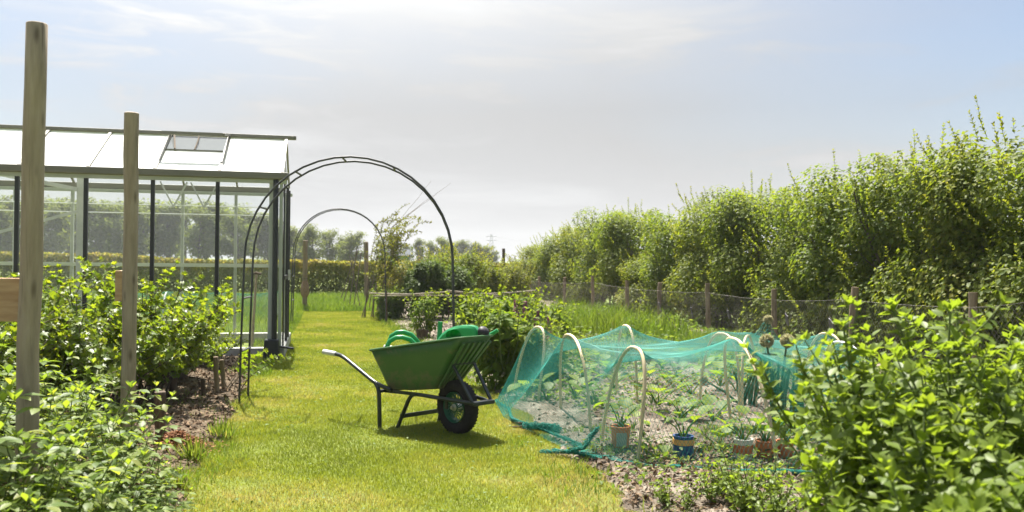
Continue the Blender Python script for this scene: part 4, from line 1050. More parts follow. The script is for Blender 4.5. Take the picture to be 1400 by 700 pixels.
def shoot_leaves(paths, step, L, W, kind, per=2, start=.15, rise=.55, spread=.9, tipn=4, tipL=.7, rn0=0.0, rnk=1.0, taper=.35):
    """leaves in pairs or whorls along given stem paths (lists of points)"""
    P_, A_, N_, S_, R_ = [], [], [], [], []
    for pts in paths:
        pts = np.array([tuple(p) for p in pts]); seg = np.linalg.norm(np.diff(pts, axis=0), axis=1); cum = np.concatenate([[0], np.cumsum(seg)]); tot = cum[-1]
        s = min(start * tot + rng.random() * step, tot * .999); ph = rng.uniform(0, 6.28)
        while s < tot:
            p = np.array([np.interp(s, cum, pts[:, k]) for k in range(3)]); p2 = np.array([np.interp(min(s + .02, tot), cum, pts[:, k]) for k in range(3)]); p1 = np.array([np.interp(max(s - .02, 0), cum, pts[:, k]) for k in range(3)])
            t = unit(p2 - p1); x = unit(np.cross(t, [.3, .2, .9] if abs(t[2]) < .95 else [1, 0, 0])); y = np.cross(t, x)
            for q in range(per):
                an = ph + 2 * math.pi * q / per + rng.normal() * .25
                o = x * math.cos(an) + y * math.sin(an)
                a = unit(o * spread + t * rise + rng.normal(size=3) * .2); nn = unit(t * .8 + np.array([0, 0, .6]) + rng.normal(size=3) * .3 - o * .15)
                P_.append(p); A_.append(a); N_.append(nn); S_.append(rng.uniform(.75, 1.2) * (1 - taper * (s / tot) ** 3)); R_.append(.25 + .45 * rng.random() + .3 * (s / tot))
            ph += 1.4 if per < 3 else .9; s += step * rng.uniform(.8, 1.2)
        for q in range(tipn):
            an = ph + 2 * math.pi * q / max(tipn, 1); o = x * math.cos(an) + y * math.sin(an)
            P_.append(pts[-1]); A_.append(unit(o * .7 + t * .9)); N_.append(unit(t * .5 - o * .6 + rng.normal(size=3) * .15)); S_.append(tipL * rng.uniform(.7, 1.1)); R_.append(.7 + .3 * rng.random())
    S_ = np.array(S_)
    return leaf_arrays(np.array(P_), np.array(A_), np.array(N_), L * S_, W * S_, kind, np.clip(rn0 + rnk * np.array(R_), 0, 1))

def curve_stem(b, az, L, lean, bend=.0, k=6, wob=.03):
    """a stem from b, leaning in direction az; bend > 0 droops over"""
    b = Vector(b); pts = [b]; th = lean; st = L / k; d_az = az
    for i in range(k):
        d_az += random.uniform(-.2, .2)
        pts.append(pts[-1] + Vector((math.cos(d_az) * math.sin(th), math.sin(d_az) * math.sin(th), math.cos(th))) * st + Vector((random.uniform(-wob, wob), random.uniform(-wob, wob), 0)) * L)
        th += bend / k
    return pts
def stems_mesh(paths, r0, r1, n=5):
    m = MB()
    for p in paths: m.tube(p, list(np.linspace(r0, r1, len(p))), n, caps=False)
    return m

def stem_arrays(paths, r0, r1, n=3, v=.3):
    m = stems_mesh(paths, r0, r1, n); return np.array([tuple(q) for q in m.v]), [np.array(m.f)], np.full(len(m.v), v)
# ---------------------------------------------------------------- hedgerow on the right
def hedge_tree(seed, W=2.1, D=1.9, H=2.7, n=21000, mat='hedge'):
    global rng
    rng = np.random.default_rng(seed); random.seed(seed)
    root = thing('hedge_tree', 'tree', 'hedge tree')
    cs, rs = [], []
    for k in range(66):
        z = .1 + (H - .5) * rng.random() ** .85; t = z / H
        w = math.sqrt(max(.08, 1 - (t * .98) ** 3.2)) * (.82 + .18 * min(1, t * 4))
        an = rng.uniform(0, 2 * np.pi); rr = rng.uniform(.5, 1.0) ** .5
        cs.append((W / 2 * w * rr * math.cos(an) * .9, D / 2 * w * rr * math.sin(an) * .88, z)); rs.append(rng.choice([.2, .28, .38, .46]) * rng.uniform(.85, 1.15))
    parts = [foliage(cs, rs, n, .062, .046, 'simple', up=.75, out0=(0, 0, H * .4), shell=3.4)]
    # feathery shoots along the top and the faces
    sh = []
    for k in range(24):
        an = rng.uniform(0, 2 * np.pi); rr = math.sqrt(rng.random()) * .8
        sh.append(curve_stem((W / 2 * rr * math.cos(an), D / 2 * rr * math.sin(an), H * (.9 - .28 * rr ** 2)), an, rng.uniform(.12, .52) * rng.uniform(.4, 1), rng.uniform(0, .95), .15, 4))
    for k in range(80):
        an = rng.uniform(0, 2 * np.pi); z = rng.uniform(.4, H * .85)
        sh.append(curve_stem((W * .44 * math.cos(an), D * .44 * math.sin(an), z), an, rng.uniform(.2, .42), rng.uniform(.5, 1.1), -.5, 4))
    parts.append(shoot_leaves(sh, .036, .052, .034, 'simple', 2, start=.05, rise=.9, tipn=3, rn0=.25, rnk=.75))
    parts.append(stem_arrays(sh, .004, .0015))
    leaf_obj('crown', parts, M[mat], root)
    trunks = [curve_stem((random.uniform(-.35, .35), random.uniform(-.3, .3), -.05), random.uniform(0, 6.3), random.uniform(1.4, 2.2), random.uniform(0, .28), .2, 7) for _ in range(9)]
    limbs = []
    for tpth in trunks:
        for j in (2, 3, 4, 5): limbs.append(curve_stem(tpth[j], random.uniform(0, 6.3), random.uniform(.5, .9), random.uniform(.5, 1.0), -.4, 4))
    m = stems_mesh(trunks, .028, .01, 6); m2 = stems_mesh(limbs, .009, .003, 4); m.add(m2.v, m2.f)
    build('trunk', m, M['bark'], root)
    return root
HV = [hedge_tree(101), hedge_tree(202, 2.2, 1.8), hedge_tree(303, 2.0, 2.0), hedge_tree(404, 2.1, 1.8, mat='hedge_light')]
htrees = [  # px column, height, width factor, variant, label
    (1395, 3.45, 1.05, 3, 'tallest hedgerow tree, pale green, at the right end of the hedge'),
    (1318, 3.00, 0.90, 0, 'hedgerow tree just left of the tallest one, above the right part of the bright bush'),
    (1250, 3.28, 1.00, 1, 'dark green hedgerow tree above the peak of the bright green bush'),
    (1180, 3.12, 1.00, 2, 'hedgerow tree right behind the leaning fence post'),
    (1108, 2.72, 0.90, 0, 'hedgerow tree between the leaning fence post and the post beside the onion flowers'),
    (1042, 3.15, 1.05, 1, 'hedgerow tree behind the fence post that rises beside the onion flowers'),
    (985, 3.15, 1.05, 3, 'leafy hedgerow tree with a feathery top just right of the dip in the hedge'),
    (940, 2.65, 0.95, 2, 'hedgerow tree sloping down toward the dip in the hedge'),
    (903, 1.75, 0.75, 3, 'low pale hedgerow tree filling the dip in the hedge line'),
    (868, 3.10, 1.1, 1, 'hedgerow tree forming the rounded top left of the dip'),
    (829, 3.05, 1.2, 0, 'hedgerow tree left of the rounded one, behind the tall grass clump'),
    (795, 2.85, 1.25, 3, 'pale yellowish hedgerow tree on the descending left part of the hedge'),
    (768, 2.60, 1.3, 2, 'hedgerow tree near the low left end, behind the row of small posts'),
    (745, 2.20, 1.3, 3, 'small pale hedgerow tree second from the low left end of the hedge'),
    (727, 1.60, 1.3, 1, 'lowest hedgerow tree at the far left end of the hedge')]
used = set()
for i, (px, h, wf, v, lab) in enumerate(htrees + [(1500, 3.0, .95, 0, None), (1620, 3.0, 1.0, 2, None)]):
    loc = on_lat(px, 7.55); loc.z = -.03
    sc = (wf, .95, h / 2.95); rz = TH + R(90) + random.uniform(-.3, .3) + (math.pi if i % 2 else 0)
    lab = lab or ('hedgerow tree beyond the right edge of the picture, %s' % ('next to the tallest one' if px == 1500 else 'behind the bright bush'))
    if v not in used: place(HV[v], loc, rz, sc, lab); HV[v]['group'] = 'trees of the hedgerow'; used.add(v)
    else: dup(HV[v], loc, rz, sc, lab, 'trees of the hedgerow')

# ---------------------------------------------------------------- beech hedge across the end of the garden
rng = np.random.default_rng(71); random.seed(71)
hc = Vector((-7.2, 30.3, 0)); hx = np.array([CU, SU, 0]); hy = np.array([-SU, CU, 0])
hg = thing('beech_hedge', 'clipped yellow green beech hedge across the far end of the garden', 'hedge', hc)
n = 78000; t = rng.uniform(-15, 7.2, n); w = (rng.random(n) ** .6) * rng.choice([-1, 1], n) * .45
top = 1.12 + .0 * t + .14 * sstep(-2, -9, t) * 0 + np.where(t < -3, .16, 0) * sstep(0, 1, (-3 - t) / 4) + .1 * (fbm(t * 1.5, t * 0 + 2, 12) - .4)
z = top * (1 - rng.random(n) ** 1.7); w *= (.85 + .25 * fbm(t * .9, z * 2, 15))
pos = np.stack([t * hx[0] + w * hy[0], t * hx[1] + w * hy[1], z], -1)
nr = unit(rdir(n) * .8 + np.stack([hy[0] * w * 2, hy[1] * w * 2, np.full(n, .5)], -1)); al = unit(np.cross(nr, rdir(n)))
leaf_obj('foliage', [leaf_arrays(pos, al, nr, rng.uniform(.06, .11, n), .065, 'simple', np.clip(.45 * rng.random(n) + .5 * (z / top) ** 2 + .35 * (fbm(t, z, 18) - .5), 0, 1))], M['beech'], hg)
m = MB()
for k in range(16):
    x = -15 + 22.2 * k / 16; b = Vector((x * hx[0], x * hx[1], -.05)); m.tube([b, b + Vector((random.uniform(-.1, .1), 0, .5)), b + Vector((random.uniform(-.2, .2), 0, 1.0))], [.03, .02, .008], 5)
build('stem', m, M['bark'], hg)

# ---------------------------------------------------------------- the wood behind
def wood_tree(seed, H=9.0, W=6.0, n=3300):
    global rng
    rng = np.random.default_rng(seed); random.seed(seed)
    root = thing('woodland_tree', 'tree', 'tree')
    tr = curve_stem((0, 0, -.2), 0, H * .82, .03, .06, 8, .008); m = MB(); m.tube(tr, list(np.linspace(.2, .05, 9)), 7); cs, rs = [], []
    for k in range(26):
        j = random.uniform(.22, .98); i = int(j * 8); a = random.uniform(0, 6.3)
        L = W * .5 * random.uniform(.5, 1) * (1 - .55 * abs(j - .45)); br = curve_stem(tr[i], a, L, random.uniform(.8, 1.25), -.4, 4, .02)
        m.tube(br, [.055, .045, .035, .025, .012], 5)
        for q in (2, 3, 4): cs.append(tuple(br[q] + Vector((0, 0, .2)))); rs.append(random.uniform(.5, 1.05))
    cs.append((0, 0, H * .9)); rs.append(.9)
    for k in range(4): cs.append((random.uniform(-1, 1) * W * .3, random.uniform(-1, 1) * W * .3, random.uniform(.1, .3) * H)); rs.append(random.uniform(.5, .9))
    leaf_obj('crown', [foliage(cs, rs, n, .36, .27, 'simple', up=.5, out0=(0, 0, H * .45))], M['wood_leaf'], root)
    build('trunk', m, M['bark'], root)
    return root
WV = [wood_tree(11), wood_tree(12, 9, 5), wood_tree(13, 9, 7)]
random.seed(8); used = set(); rows = []
for k in range(34):      # main wood, seen through and right of the greenhouse
    px = -60 + 545 * k / 33 + random.uniform(-9, 9)
    ytop = np.interp(px, [-60, 50, 200, 330, 395, 440, 475, 500], [268, 262, 268, 272, 304, 306, 316, 322]) + random.uniform(-5, 7); d = random.uniform(98, 122)
    rows.append((px, ytop, d, 'tree in the even row of the far wood seen behind the greenhouse and the arch', 'trees of the far wood', 1.0))
for px, yt in ((520, 326), (538, 318), (556, 330), (572, 322), (588, 326), (603, 320)):
    rows.append((px, yt, 135, 'lighter separate tree in the gap right of the far wood', 'separate trees right of the far wood', .8))
for px, yt in ((612, 322), (626, 326), (640, 325), (652, 328), (664, 333), (674, 341)):
    rows.append((px, yt, 150, 'rounded tree in the low clump descending toward the pylon', 'rounded trees beside the pylon', 1.1))
for px, yt, d, lab, grp, wf in rows:
    hz = 349 + .011 * px; H = EYE + (hz - yt) / FPX * d; v = random.randrange(3); b = P(px, hz, d); s = H / 9.3
    sc = (max(s, .62) * wf * random.uniform(.9, 1.15), max(s, .62) * wf, s); rz = random.uniform(0, 6.3)
    if v not in used: place(WV[v], (b.x, b.y, -.06), rz, sc, lab); WV[v]['group'] = grp; used.add(v)
    else: dup(WV[v], (b.x, b.y, -.06), rz, sc, lab, grp)

# ---------------------------------------------------------------- currant bushes on the left
def currant(seed, H=1.0, n_b=27):
    global rng
    rng = np.random.default_rng(seed); random.seed(seed)
    root = thing('currant_bush', 'x', 'fruit bush')
    st, sd = [], []
    for k in range(n_b):
        a = random.uniform(0, 6.3); p = curve_stem((random.uniform(-.12, .12), random.uniform(-.12, .12), -.03), a, H * random.uniform(.75, 1.25), random.uniform(.1, .75), random.uniform(.2, .9), 7, .025); st.append(p)
        for j in (2, 3, 4, 5, 6):
            for _ in range(2): sd.append(curve_stem(p[j], a + random.uniform(-1.6, 1.6), random.uniform(.12, .3), random.uniform(.4, 1.2), random.uniform(-.3, .6), 3))
    leaf_obj('foliage', [shoot_leaves(st, .06, .062, .068, 'lobed', 2, start=.28, rise=.4, tipn=3), shoot_leaves(sd, .055, .058, .064, 'lobed', 2, start=.1, rise=.4, tipn=3)], M['currant'], root)
    build('stem', stems_mesh(st, .009, .003, 6), M['bark'], root); build('twig', stems_mesh(sd, .004, .002, 4), M['twig'], root)
    return root
CV = [currant(31), currant(32), currant(33, 1.0, 26)]
cb = [(15, 6.4, 1.08, 0, 'currant bush left of the tallest post, behind its plank arm'),
      (72, 7.2, 1.02, 1, 'currant bush between the two tall posts, just right of the tallest'),
      (128, 6.7, 1.0, 2, 'currant bush immediately left of the second tall post'),
      (205, 7.6, 1.08, 0, 'tallest currant bush, with a sprig rising right of the second post'),
      (-70, 7.0, 1.1, 1, 'currant bush at the left edge of the picture'),
      (245, 8.6, .74, 1, 'currant bush with low branches in front of the greenhouse panes'),
      (285, 9.5, .5, 2, 'low spreading currant bush nearest the greenhouse corner')]
used = set()
for px, d, s, v, lab in cb:
    k = (px - 700) / FPX; loc = (k * d, d, .03); rz = random.uniform(0, 6.3); sc = (s * 1.0, s * 1.0, s * .98)
    if v not in used: place(CV[v], loc, rz, sc, lab); CV[v]['group'] = 'currant bushes in the fruit bed'; used.add(v)
    else: dup(CV[v], loc, rz, sc, lab, 'currant bushes in the fruit bed')
# a young whip beside the front arch
b = G(338, 548); rng = np.random.default_rng(5)
cw = thing('currant_branch', 'low leafy branch reaching toward the greenhouse corner by the arch foot', 'fruit branch', (b.x - .25, b.y + .25, 0))
st = [curve_stem((random.uniform(-.1, .1), random.uniform(-.1, .1), 0), a_, .62, .55, .9, 6) for a_ in (.1, .6, -.3, 1.2, 2.6)]
leaf_obj('foliage', [shoot_leaves(st, .04, .06, .066, 'lobed', 2, start=.35, rise=.4)], M['currant'], cw); build('stem', stems_mesh(st, .006, .002), M['twig'], cw)

# ---------------------------------------------------------------- leafy herb patch at the lower left
def herb(seed, H=.6, ns=9):
    global rng
    rng = np.random.default_rng(seed); random.seed(seed)
    root = thing('raspberry_shoot', 'x', 'leafy plant'); st = []; pet = []; P_, A_, N_, S_ = [], [], [], []
    for k in range(ns):
        p = curve_stem((random.uniform(-.12, .12), random.uniform(-.12, .12), -.03), random.uniform(0, 6.3), H * random.uniform(.6, 1.1), random.uniform(.05, .4), .25, 6); st.append(p)
        ph = random.uniform(0, 6)
        for j in np.arange(1.2, 6.01, .55):
            i = min(int(j), 5); q = p[i].lerp(p[i + 1], j - i) if j < 6 else p[6]; ph += 2.4
            L = random.uniform(.06, .13) * (1.1 - .35 * j / 6); o = Vector((math.cos(ph), math.sin(ph), random.uniform(.15, .7))).normalized(); e = q + o * L; pet.append([q, (q + e) / 2 + Vector((0, 0, .01)), e])
            side = Vector((-o.y, o.x, 0)).normalized(); fl = Vector((o.x, o.y, random.uniform(-.5, .1))).normalized(); s = random.uniform(.7, 1.15) * (1.05 - .3 * j / 6)
            for (dd, ss, back) in ((fl, 1.0, 0), (fl * .35 + side, .82, .012), (fl * .35 - side, .82, .012)):
                P_.append(e - o * back); A_.append(dd.normalized()); N_.append((random.uniform(-.3, .3), random.uniform(-.3, .3), 1)); S_.append(s * ss)
        for q in range(4):
            an = q * 1.6 + ph; P_.append(p[6]); A_.append((math.cos(an) * .5, math.sin(an) * .5, .75)); N_.append((-math.cos(an) * .5, -math.sin(an) * .5, .6)); S_.append(.5)
    S_ = np.array(S_); nn = len(S_)
    leaf_obj('foliage', [leaf_arrays(np.array([tuple(p) for p in P_]), np.array([tuple(a) for a in A_]), np.array(N_, float), .096 * S_, .056 * S_, 'serrate'), stem_arrays(pet, .002, .0012, 3, .4)], M['herb'], root)
    build('stem', stems_mesh(st, .005, .0022), M['stem'], root)
    return root
EV_ = [herb(51), herb(52), herb(53, .6, 7)]
random.seed(77); used = set(); spots = []
for px, d, h in ((-60, 3.3, .95), (-15, 3.15, .85), (5, 3.55, .88), (40, 3.35, .72), (85, 3.5, .66), (125, 3.75, .6), (160, 4.1, .58), (195, 4.4, .5), (60, 4.2, .7), (100, 4.5, .68), (20, 4.8, .8), (140, 4.9, .66),
                 (-50, 4.3, .95), (175, 5.1, .58), (-30, 2.85, .62), (20, 2.9, .5), (60, 3.0, .45), (110, 3.2, .42), (150, 3.5, .42), (190, 3.8, .38), (215, 4.2, .3), (130, 2.95, .36), (85, 2.7, .36), (170, 3.2, .32), (205, 3.55, .27), (45, 2.6, .4),
                 (-5, 5.6, .8), (60, 5.4, .72), (228, 3.9, .2), (222, 3.4, .2), (110, 5.5, .6), (-90, 3.8, .95), (-100, 4.8, .9)):
    spots.append((px, d, h))
for i, (px, d, h) in enumerate(spots):
    k = (px - 700) / FPX; v = i % 3; h *= (.8 if d < 3.95 else .92); s = h / .62; loc = (k * d, d, .0); rz = random.uniform(0, 6.3); sc = (max(s, .6), max(s, .6), s)
    lab = ('taller pale green leafy shoot growing round the foot of the tallest post' if (h > .74) else 'low pale leafy plant spilling toward the lawn at the lower left' if h < .46 else 'mid height leafy plant in the patch between the two tall posts')
    if v not in used: place(EV_[v], loc, rz, sc, lab); EV_[v]['group'] = 'leafy plants at the lower left'; used.add(v)
    else: dup(EV_[v], loc, rz, sc, lab, 'leafy plants at the lower left')

# ---------------------------------------------------------------- bright bush at the lower right
def bright_bush(seed, name, label, loc, ns=22, H=1.1, spread=.33, Ls=.072):
    global rng
    rng = np.random.default_rng(seed); random.seed(seed)
    root = thing(name, label, 'shrub', loc, 0, 'bright green shrubs at the lower right'); st, sd = [], []
    for k in range(ns):
        a = random.uniform(0, 6.3); rr = math.sqrt(random.random()); b = (spread * .6 * rr * math.cos(a), spread * .6 * rr * math.sin(a), -.03)
        p = curve_stem(b, a, H * random.uniform(.72, 1.05) * (1 - .15 * rr), .05 + .32 * rr * random.uniform(.6, 1.2), random.uniform(-.15, .25), 8, .012); st.append(p)
        for j in range(2, 8):
            for _ in range(2 if j > 3 else 1): sd.append(curve_stem(p[j], a + random.uniform(-2.2, 2.2), random.uniform(.1, .24), random.uniform(.4, 1.0), -.3, 3))
    leaf_obj('foliage', [shoot_leaves(st, .037, Ls, Ls * .5, 'fine', 2, start=.12, rise=.45, tipn=6, tipL=.7, rn0=.1, rnk=.8), shoot_leaves(sd, .034, Ls * .85, Ls * .43, 'fine', 2, start=.15, rise=.4, tipn=5, tipL=.65, rn0=.1, rnk=.8)], M['shrub'], root, smooth=True)
    build('stem', stems_mesh(st, .008, .0035, 6), M['stem'], root); build('twig', stems_mesh(sd, .0035, .002, 4), M['stem'], root)
    return root
def at(px, d): return ((px - 700) / FPX * d, d, 0)
bright_bush(61, 'leafy_shrub', 'bright yellow green shrub with the highest peak at its middle, lower right', at(1268, 2.95), 32, 1.13, .26)
bright_bush(62, 'leafy_shrub', 'bright green shrub cut by the right edge of the picture', at(1405, 2.75), 26, 1.2, .36)
bright_bush(63, 'leafy_shrub', 'lower left part shrub of the bright clump, leaning toward the pots', at(1236, 3.2), 14, .8, .12)
bright_bush(64, 'leafy_shrub', 'bright green shrub filling the bottom between the other bright shrubs', at(1310, 2.45), 24, .8, .28)
bright_bush(65, 'leafy_shrub', 'big leaved bright shrub close at the bottom right corner', at(1440, 2.2), 20, .98, .3, .08)
bright_bush(67, 'leafy_shrub', 'bright shrub behind the middle peak of the bright clump', at(1320, 3.5), 18, 1.1, .28)
rng = np.random.default_rng(99)
pv = bright_bush(68, 'potato_plant', 'low bright potato plant at the bottom edge, left of the bright bushes', at(1020, 4.35), 3, .17, .12, .055); pv['category'] = 'potato plant'; pv['group'] = 'low potato plants in the front'
for px, d, s, lab in ((975, 4.5, .75, 'small potato plant at the bottom edge, left of the larger one'), (1085, 4.4, .95, 'potato plant at the bottom in front of the rust orange pots'), (930, 4.35, .6, 'tiniest potato plant at the bottom edge beside the dry lawn'), (1050, 4.1, 1.0, 'potato plant cut by the bottom edge of the picture')):
    dup(pv, at(px, d), random.uniform(0, 6), (s, s, s), lab, 'low potato plants in the front')

# ---------------------------------------------------------------- bushes behind the wheelbarrow
def mound(seed, name, label, cat, loc, W, D, H, n, L, Wd, kind, mat, group=None, shoots=0, ncl=40, up=.6):
    global rng
    rng = np.random.default_rng(seed); random.seed(seed)
    root = thing(name, label, cat, loc, 0, group); cs, rs = [], []
    for k in range(ncl):
        a = rng.uniform(0, 6.28); rr = math.sqrt(rng.random()); t = rng.random() ** .8; w = math.sqrt(max(.05, 1 - t ** 2.5))
        cs.append((W / 2 * rr * w * math.cos(a) * .85, D / 2 * rr * w * math.sin(a) * .85, H * (.08 + .8 * t))); rs.append(rng.uniform(.1, .2) * (W + H) / 2.2)
    parts = [foliage(cs, rs, n, L, Wd, kind, up=up, out0=(0, 0, H * .3), droop=.35)]; st = []
    for k in range(shoots):
        a = rng.uniform(0, 6.28); rr = math.sqrt(rng.random()) * .8; st.append(curve_stem((W / 2 * rr * math.cos(a) * .6, D / 2 * rr * math.sin(a) * .6, H * .25), a, H * rng.uniform(.65, .95), .1 + .4 * rr, .2, 5))
    if st: parts.append(shoot_leaves(st, L * .7, L * .9, Wd * .9, kind, 2, start=.3, tipn=4))
    leaf_obj('foliage', parts, M[mat], root)
    stm = [curve_stem((random.uniform(-.1, .1) * W, random.uniform(-.1, .1) * D, -.03), random.uniform(0, 6.3), H * .8, random.uniform(.05, .5), .1, 5) for _ in range(12)] + st
    build('stem', stems_mesh(stm, .008, .003), M['stem'], root)
    return root
mound(201, 'peony_bush', 'rounded leafy bush between the wheelbarrow nose and the net', 'bush', at(690, 8.6), 1.0, .8, .78, 2300, .1, .04, 'mid', 'lime', shoots=40)
mound(212, 'peony_bush', 'lower leafy bush just behind the hoop nearest the wheelbarrow', 'bush', at(742, 9.0), .6, .6, .5, 1200, .085, .032, 'mid', 'peony', shoots=14)
for sd, px, d, W_, H_, lab in ((202, 650, 11.0, .62, .8, 'lime green plant right behind the watering cans'), (203, 682, 11.5, .6, .82, 'lime green plant left of the pink lupin'), (204, 715, 12.3, .7, .75, 'lime green plant behind the lupin spikes'), (205, 752, 13.2, .9, .55, 'low lime plant between lupins and the tall grass'), (213, 735, 10.6, .9, .5, 'pale green plant at the foot of the lupins')):
    mound(sd, 'lime_plant', lab, 'leafy plant', at(px, d), W_, .6, H_, 900, .085, .06, 'mid', 'lime', 'lime green plants behind the wheelbarrow', shoots=14)
mound(206, 'young_shrub', 'young yellow green shrub in the bare soil behind the terracotta pot', 'shrub', at(583, 13.6), .5, .5, .72, 520, .075, .035, 'mid', 'lime', shoots=16, ncl=16)
mound(207, 'dark_shrub', 'dark green dense shrub behind the pole rail, left of the arch leg', 'shrub', at(585, 18.0), 1.15, 1.0, 1.3, 5200, .085, .05, 'simple', 'dark_leaf', shoots=20)
mound(208, 'dark_shrub', 'lower dark shrub behind the pole rail, right of the arch leg', 'shrub', at(622, 18.6), .9, 1.0, 1.15, 3600, .085, .05, 'simple', 'dark_leaf', shoots=20)
for sd, px, d, W_, H_, mt, lab in ((209, 640, 21, 1.3, 1.5, 'hedge_light', 'pale green shrub with a broken outline right of the dark shrubs'), (210, 668, 22, 1.2, 1.25, 'hedge_light', 'pale shrub left of the slim dark post'), (211, 700, 24, 1.6, 1.1, 'wispy', 'yellowish feathery shrub behind the slim dark post'),
                                    (214, 548, 24, 1.5, 1.2, 'beech', 'yellowish shrub under the far post right of the far arch'), (215, 604, 24, 1.5, 1.45, 'hedge_light', 'tall pale shrub behind the dark shrubs'), (216, 728, 29, 2.4, 1.3, 'wispy', 'yellowish shrub by the low left end of the hedgerow'), (217, 532, 17.8, .7, .62, 'peony', 'low leafy plant at the left end of the pole rail')):
    mound(sd, 'garden_shrub', lab, 'shrub', at(px, d), W_, W_ * .9, H_, 3200, .075, .045, 'simple', mt, 'shrubs left of the hedgerow', shoots=40)
# wispy climber with bare twigs by the far arch
rng = np.random.default_rng(301); random.seed(301)
wl = at(505, 18.6); cl = thing('climbing_plant', 'wispy pale climbing plant with bare arching twigs over the far arch', 'climbing plant', wl)
st, sd = [], []
for k in range(12):
    p = curve_stem((random.uniform(-.15, .3), random.uniform(-.2, .2), 0), random.uniform(-.8, 1.2), random.uniform(1.7, 2.5), random.uniform(.02, .22), random.uniform(.1, .7), 9, .012); st.append(p)
    for j in range(4, 10):
        for _ in range(2): sd.append(curve_stem(p[j], random.uniform(-2, 2), random.uniform(.2, .55), random.uniform(.5, 1.4), .5, 4, .03))
leaf_obj('foliage', [shoot_leaves(st, .05, .075, .032, 'simple', 2, start=.5), shoot_leaves(sd, .05, .07, .03, 'simple', 2, start=.1)], M['wispy'], cl)
for a0, L in ((.1, 1.2), (-.3, 1.4), (.4, 1.0), (.0, 1.6)): sd.append(curve_stem((.45, 0, 1.9), a0, L, .9, random.uniform(-.3, .5), 7, .015))
build('stem', stems_mesh(st, .012, .003), M['twig'], cl); build('twig', stems_mesh(sd, .005, .002, 4), M['twig'], cl)

# lupins
def lupin(seed, px, py, d, lab):
    global rng
    rng = np.random.default_rng(seed); random.seed(seed)
    tpx = P(px, py, d); root = thing('lupin', lab, 'lupin', (tpx.x, tpx.y, 0), 0, 'lupins behind the net'); H = tpx.z
    build('stem', stems_mesh([[(0, 0, 0), (.02, 0, H * .5), (0, 0, H)]], .006, .004), M['stem'], root)
    n = 260; t = rng.random(n); a = rng.uniform(0, 6.28, n); r_ = (.034 * (1 - t) + .008); pos = np.stack([np.cos(a) * r_ * .6, np.sin(a) * r_ * .6, H - .26 + .27 * t], -1)
    o = np.stack([np.cos(a), np.sin(a), np.full(n, .5)], -1)
    leaf_obj('flower_spike', [leaf_arrays(pos, o, rdir(n), .026, .022, 'simple')], M['lupin'], root)
    lv = [curve_stem((0, 0, .05), random.uniform(0, 6.3), .3 + .25 * random.random(), .5, .3, 4) for _ in range(10)]
    leaf_obj('foliage', [shoot_leaves(lv, .3, .08, .022, 'simple', 7, start=.95, rise=.3, tipn=9, tipL=1)], M['peony'], root)
for i, (px, py, d, lab) in enumerate(((705.5, 412, 10.5, 'tallest pink lupin spike, right of the wheelbarrow rose'), (718, 414, 11, 'pink lupin spike just right of the tallest one'), (734, 426, 10.2, 'slim faded lupin spike above the first tunnel hoop'), (751, 436, 10, 'short dark lupin spike right of the first tunnel hoop'))): lupin(400 + i, px, py, d, lab)

# ---------------------------------------------------------------- under the net
def cabbage(seed, nl=6):
    global rng
    rng = np.random.default_rng(seed); random.seed(seed)
    root = thing('cabbage_seedling', 'x', 'seedling'); pet, P_, A_, N_, S_ = [], [], [], [], []
    for k in range(nl):
        a = k * 2.4 + random.random(); L = random.uniform(.06, .13); el = random.uniform(.5, 1.1); o = Vector((math.cos(a) * math.cos(el), math.sin(a) * math.cos(el), math.sin(el)))
        pet.append([Vector((0, 0, -.01)), o * L * .5 + Vector((0, 0, .01)), o * L]); P_.append(tuple(o * L)); A_.append((math.cos(a) * .8, math.sin(a) * .8, random.uniform(-.1, .9))); N_.append((-math.cos(a) * .3, -math.sin(a) * .3, .9)); S_.append(random.uniform(.6, 1.2))
    S_ = np.array(S_)
    leaf_obj('leaves', [leaf_arrays(np.array(P_), np.array(A_), np.array(N_), .1 * S_, .085 * S_, 'fine'), stem_arrays(pet, .004, .0025, 5, .3)], M['seedling'], root, smooth=True)
    build('stalk', stems_mesh([[(0, 0, -.02), (0, 0, .02), (.003, 0, .05)]], .006, .003), M['stem'], root)
    return root
KV = [cabbage(501), cabbage(502, 7), cabbage(503, 5)]
random.seed(9); used = set()
sp = [(722, 550, 1.2), (748, 556, 1.0), (786, 548, .9), (812, 562, 1.0), (838, 536, .9), (900, 562, 1.1), (880, 530, 1.0), (925, 520, 1.0), (945, 545, .9), (905, 508, 1.0), (975, 585, 1.1), (985, 535, 1.2), (1085, 565, 1.0), (1125, 545, 1.1), (1010, 520, 1.0), (865, 596, .8), (900, 635, .8), (985, 625, .9), (1000, 500, 1.1), (940, 498, 1.1), (830, 515, 1.0), (795, 524, 1.0), (880, 500, 1.2), (1060, 520, 1.0), (1100, 520, 1.0), (1160, 525, 1.0), (1030, 600, .9), (1100, 612, 1.1)]
sp = [(px, py, s * 1.35) for px, py, s in sp] + [(random.uniform(740, 1120), random.uniform(500, 590), random.uniform(1.0, 1.5)) for _ in range(22)]
for i, (px, py, s) in enumerate(sp):
    b = G(px, py); l, a = LA(b.x, b.y); v = i % 3; loc = (b.x, b.y, max(0, float(hr(l, a)))); sc = (s, s, s); rz = random.uniform(0, 6.3)
    lab = 'broad leaved cabbage seedling in the mulch near the net edge by the wheelbarrow' if px < 800 else 'cabbage seedling on the front soil between the painted pots' if py > 580 else 'cabbage seedling in the rows under the net'
    if v not in used: place(KV[v], loc, rz, sc, lab); KV[v]['group'] = 'cabbage seedlings under the net'; used.add(v)
    else: dup(KV[v], loc, rz, sc, lab, 'cabbage seedlings under the net')
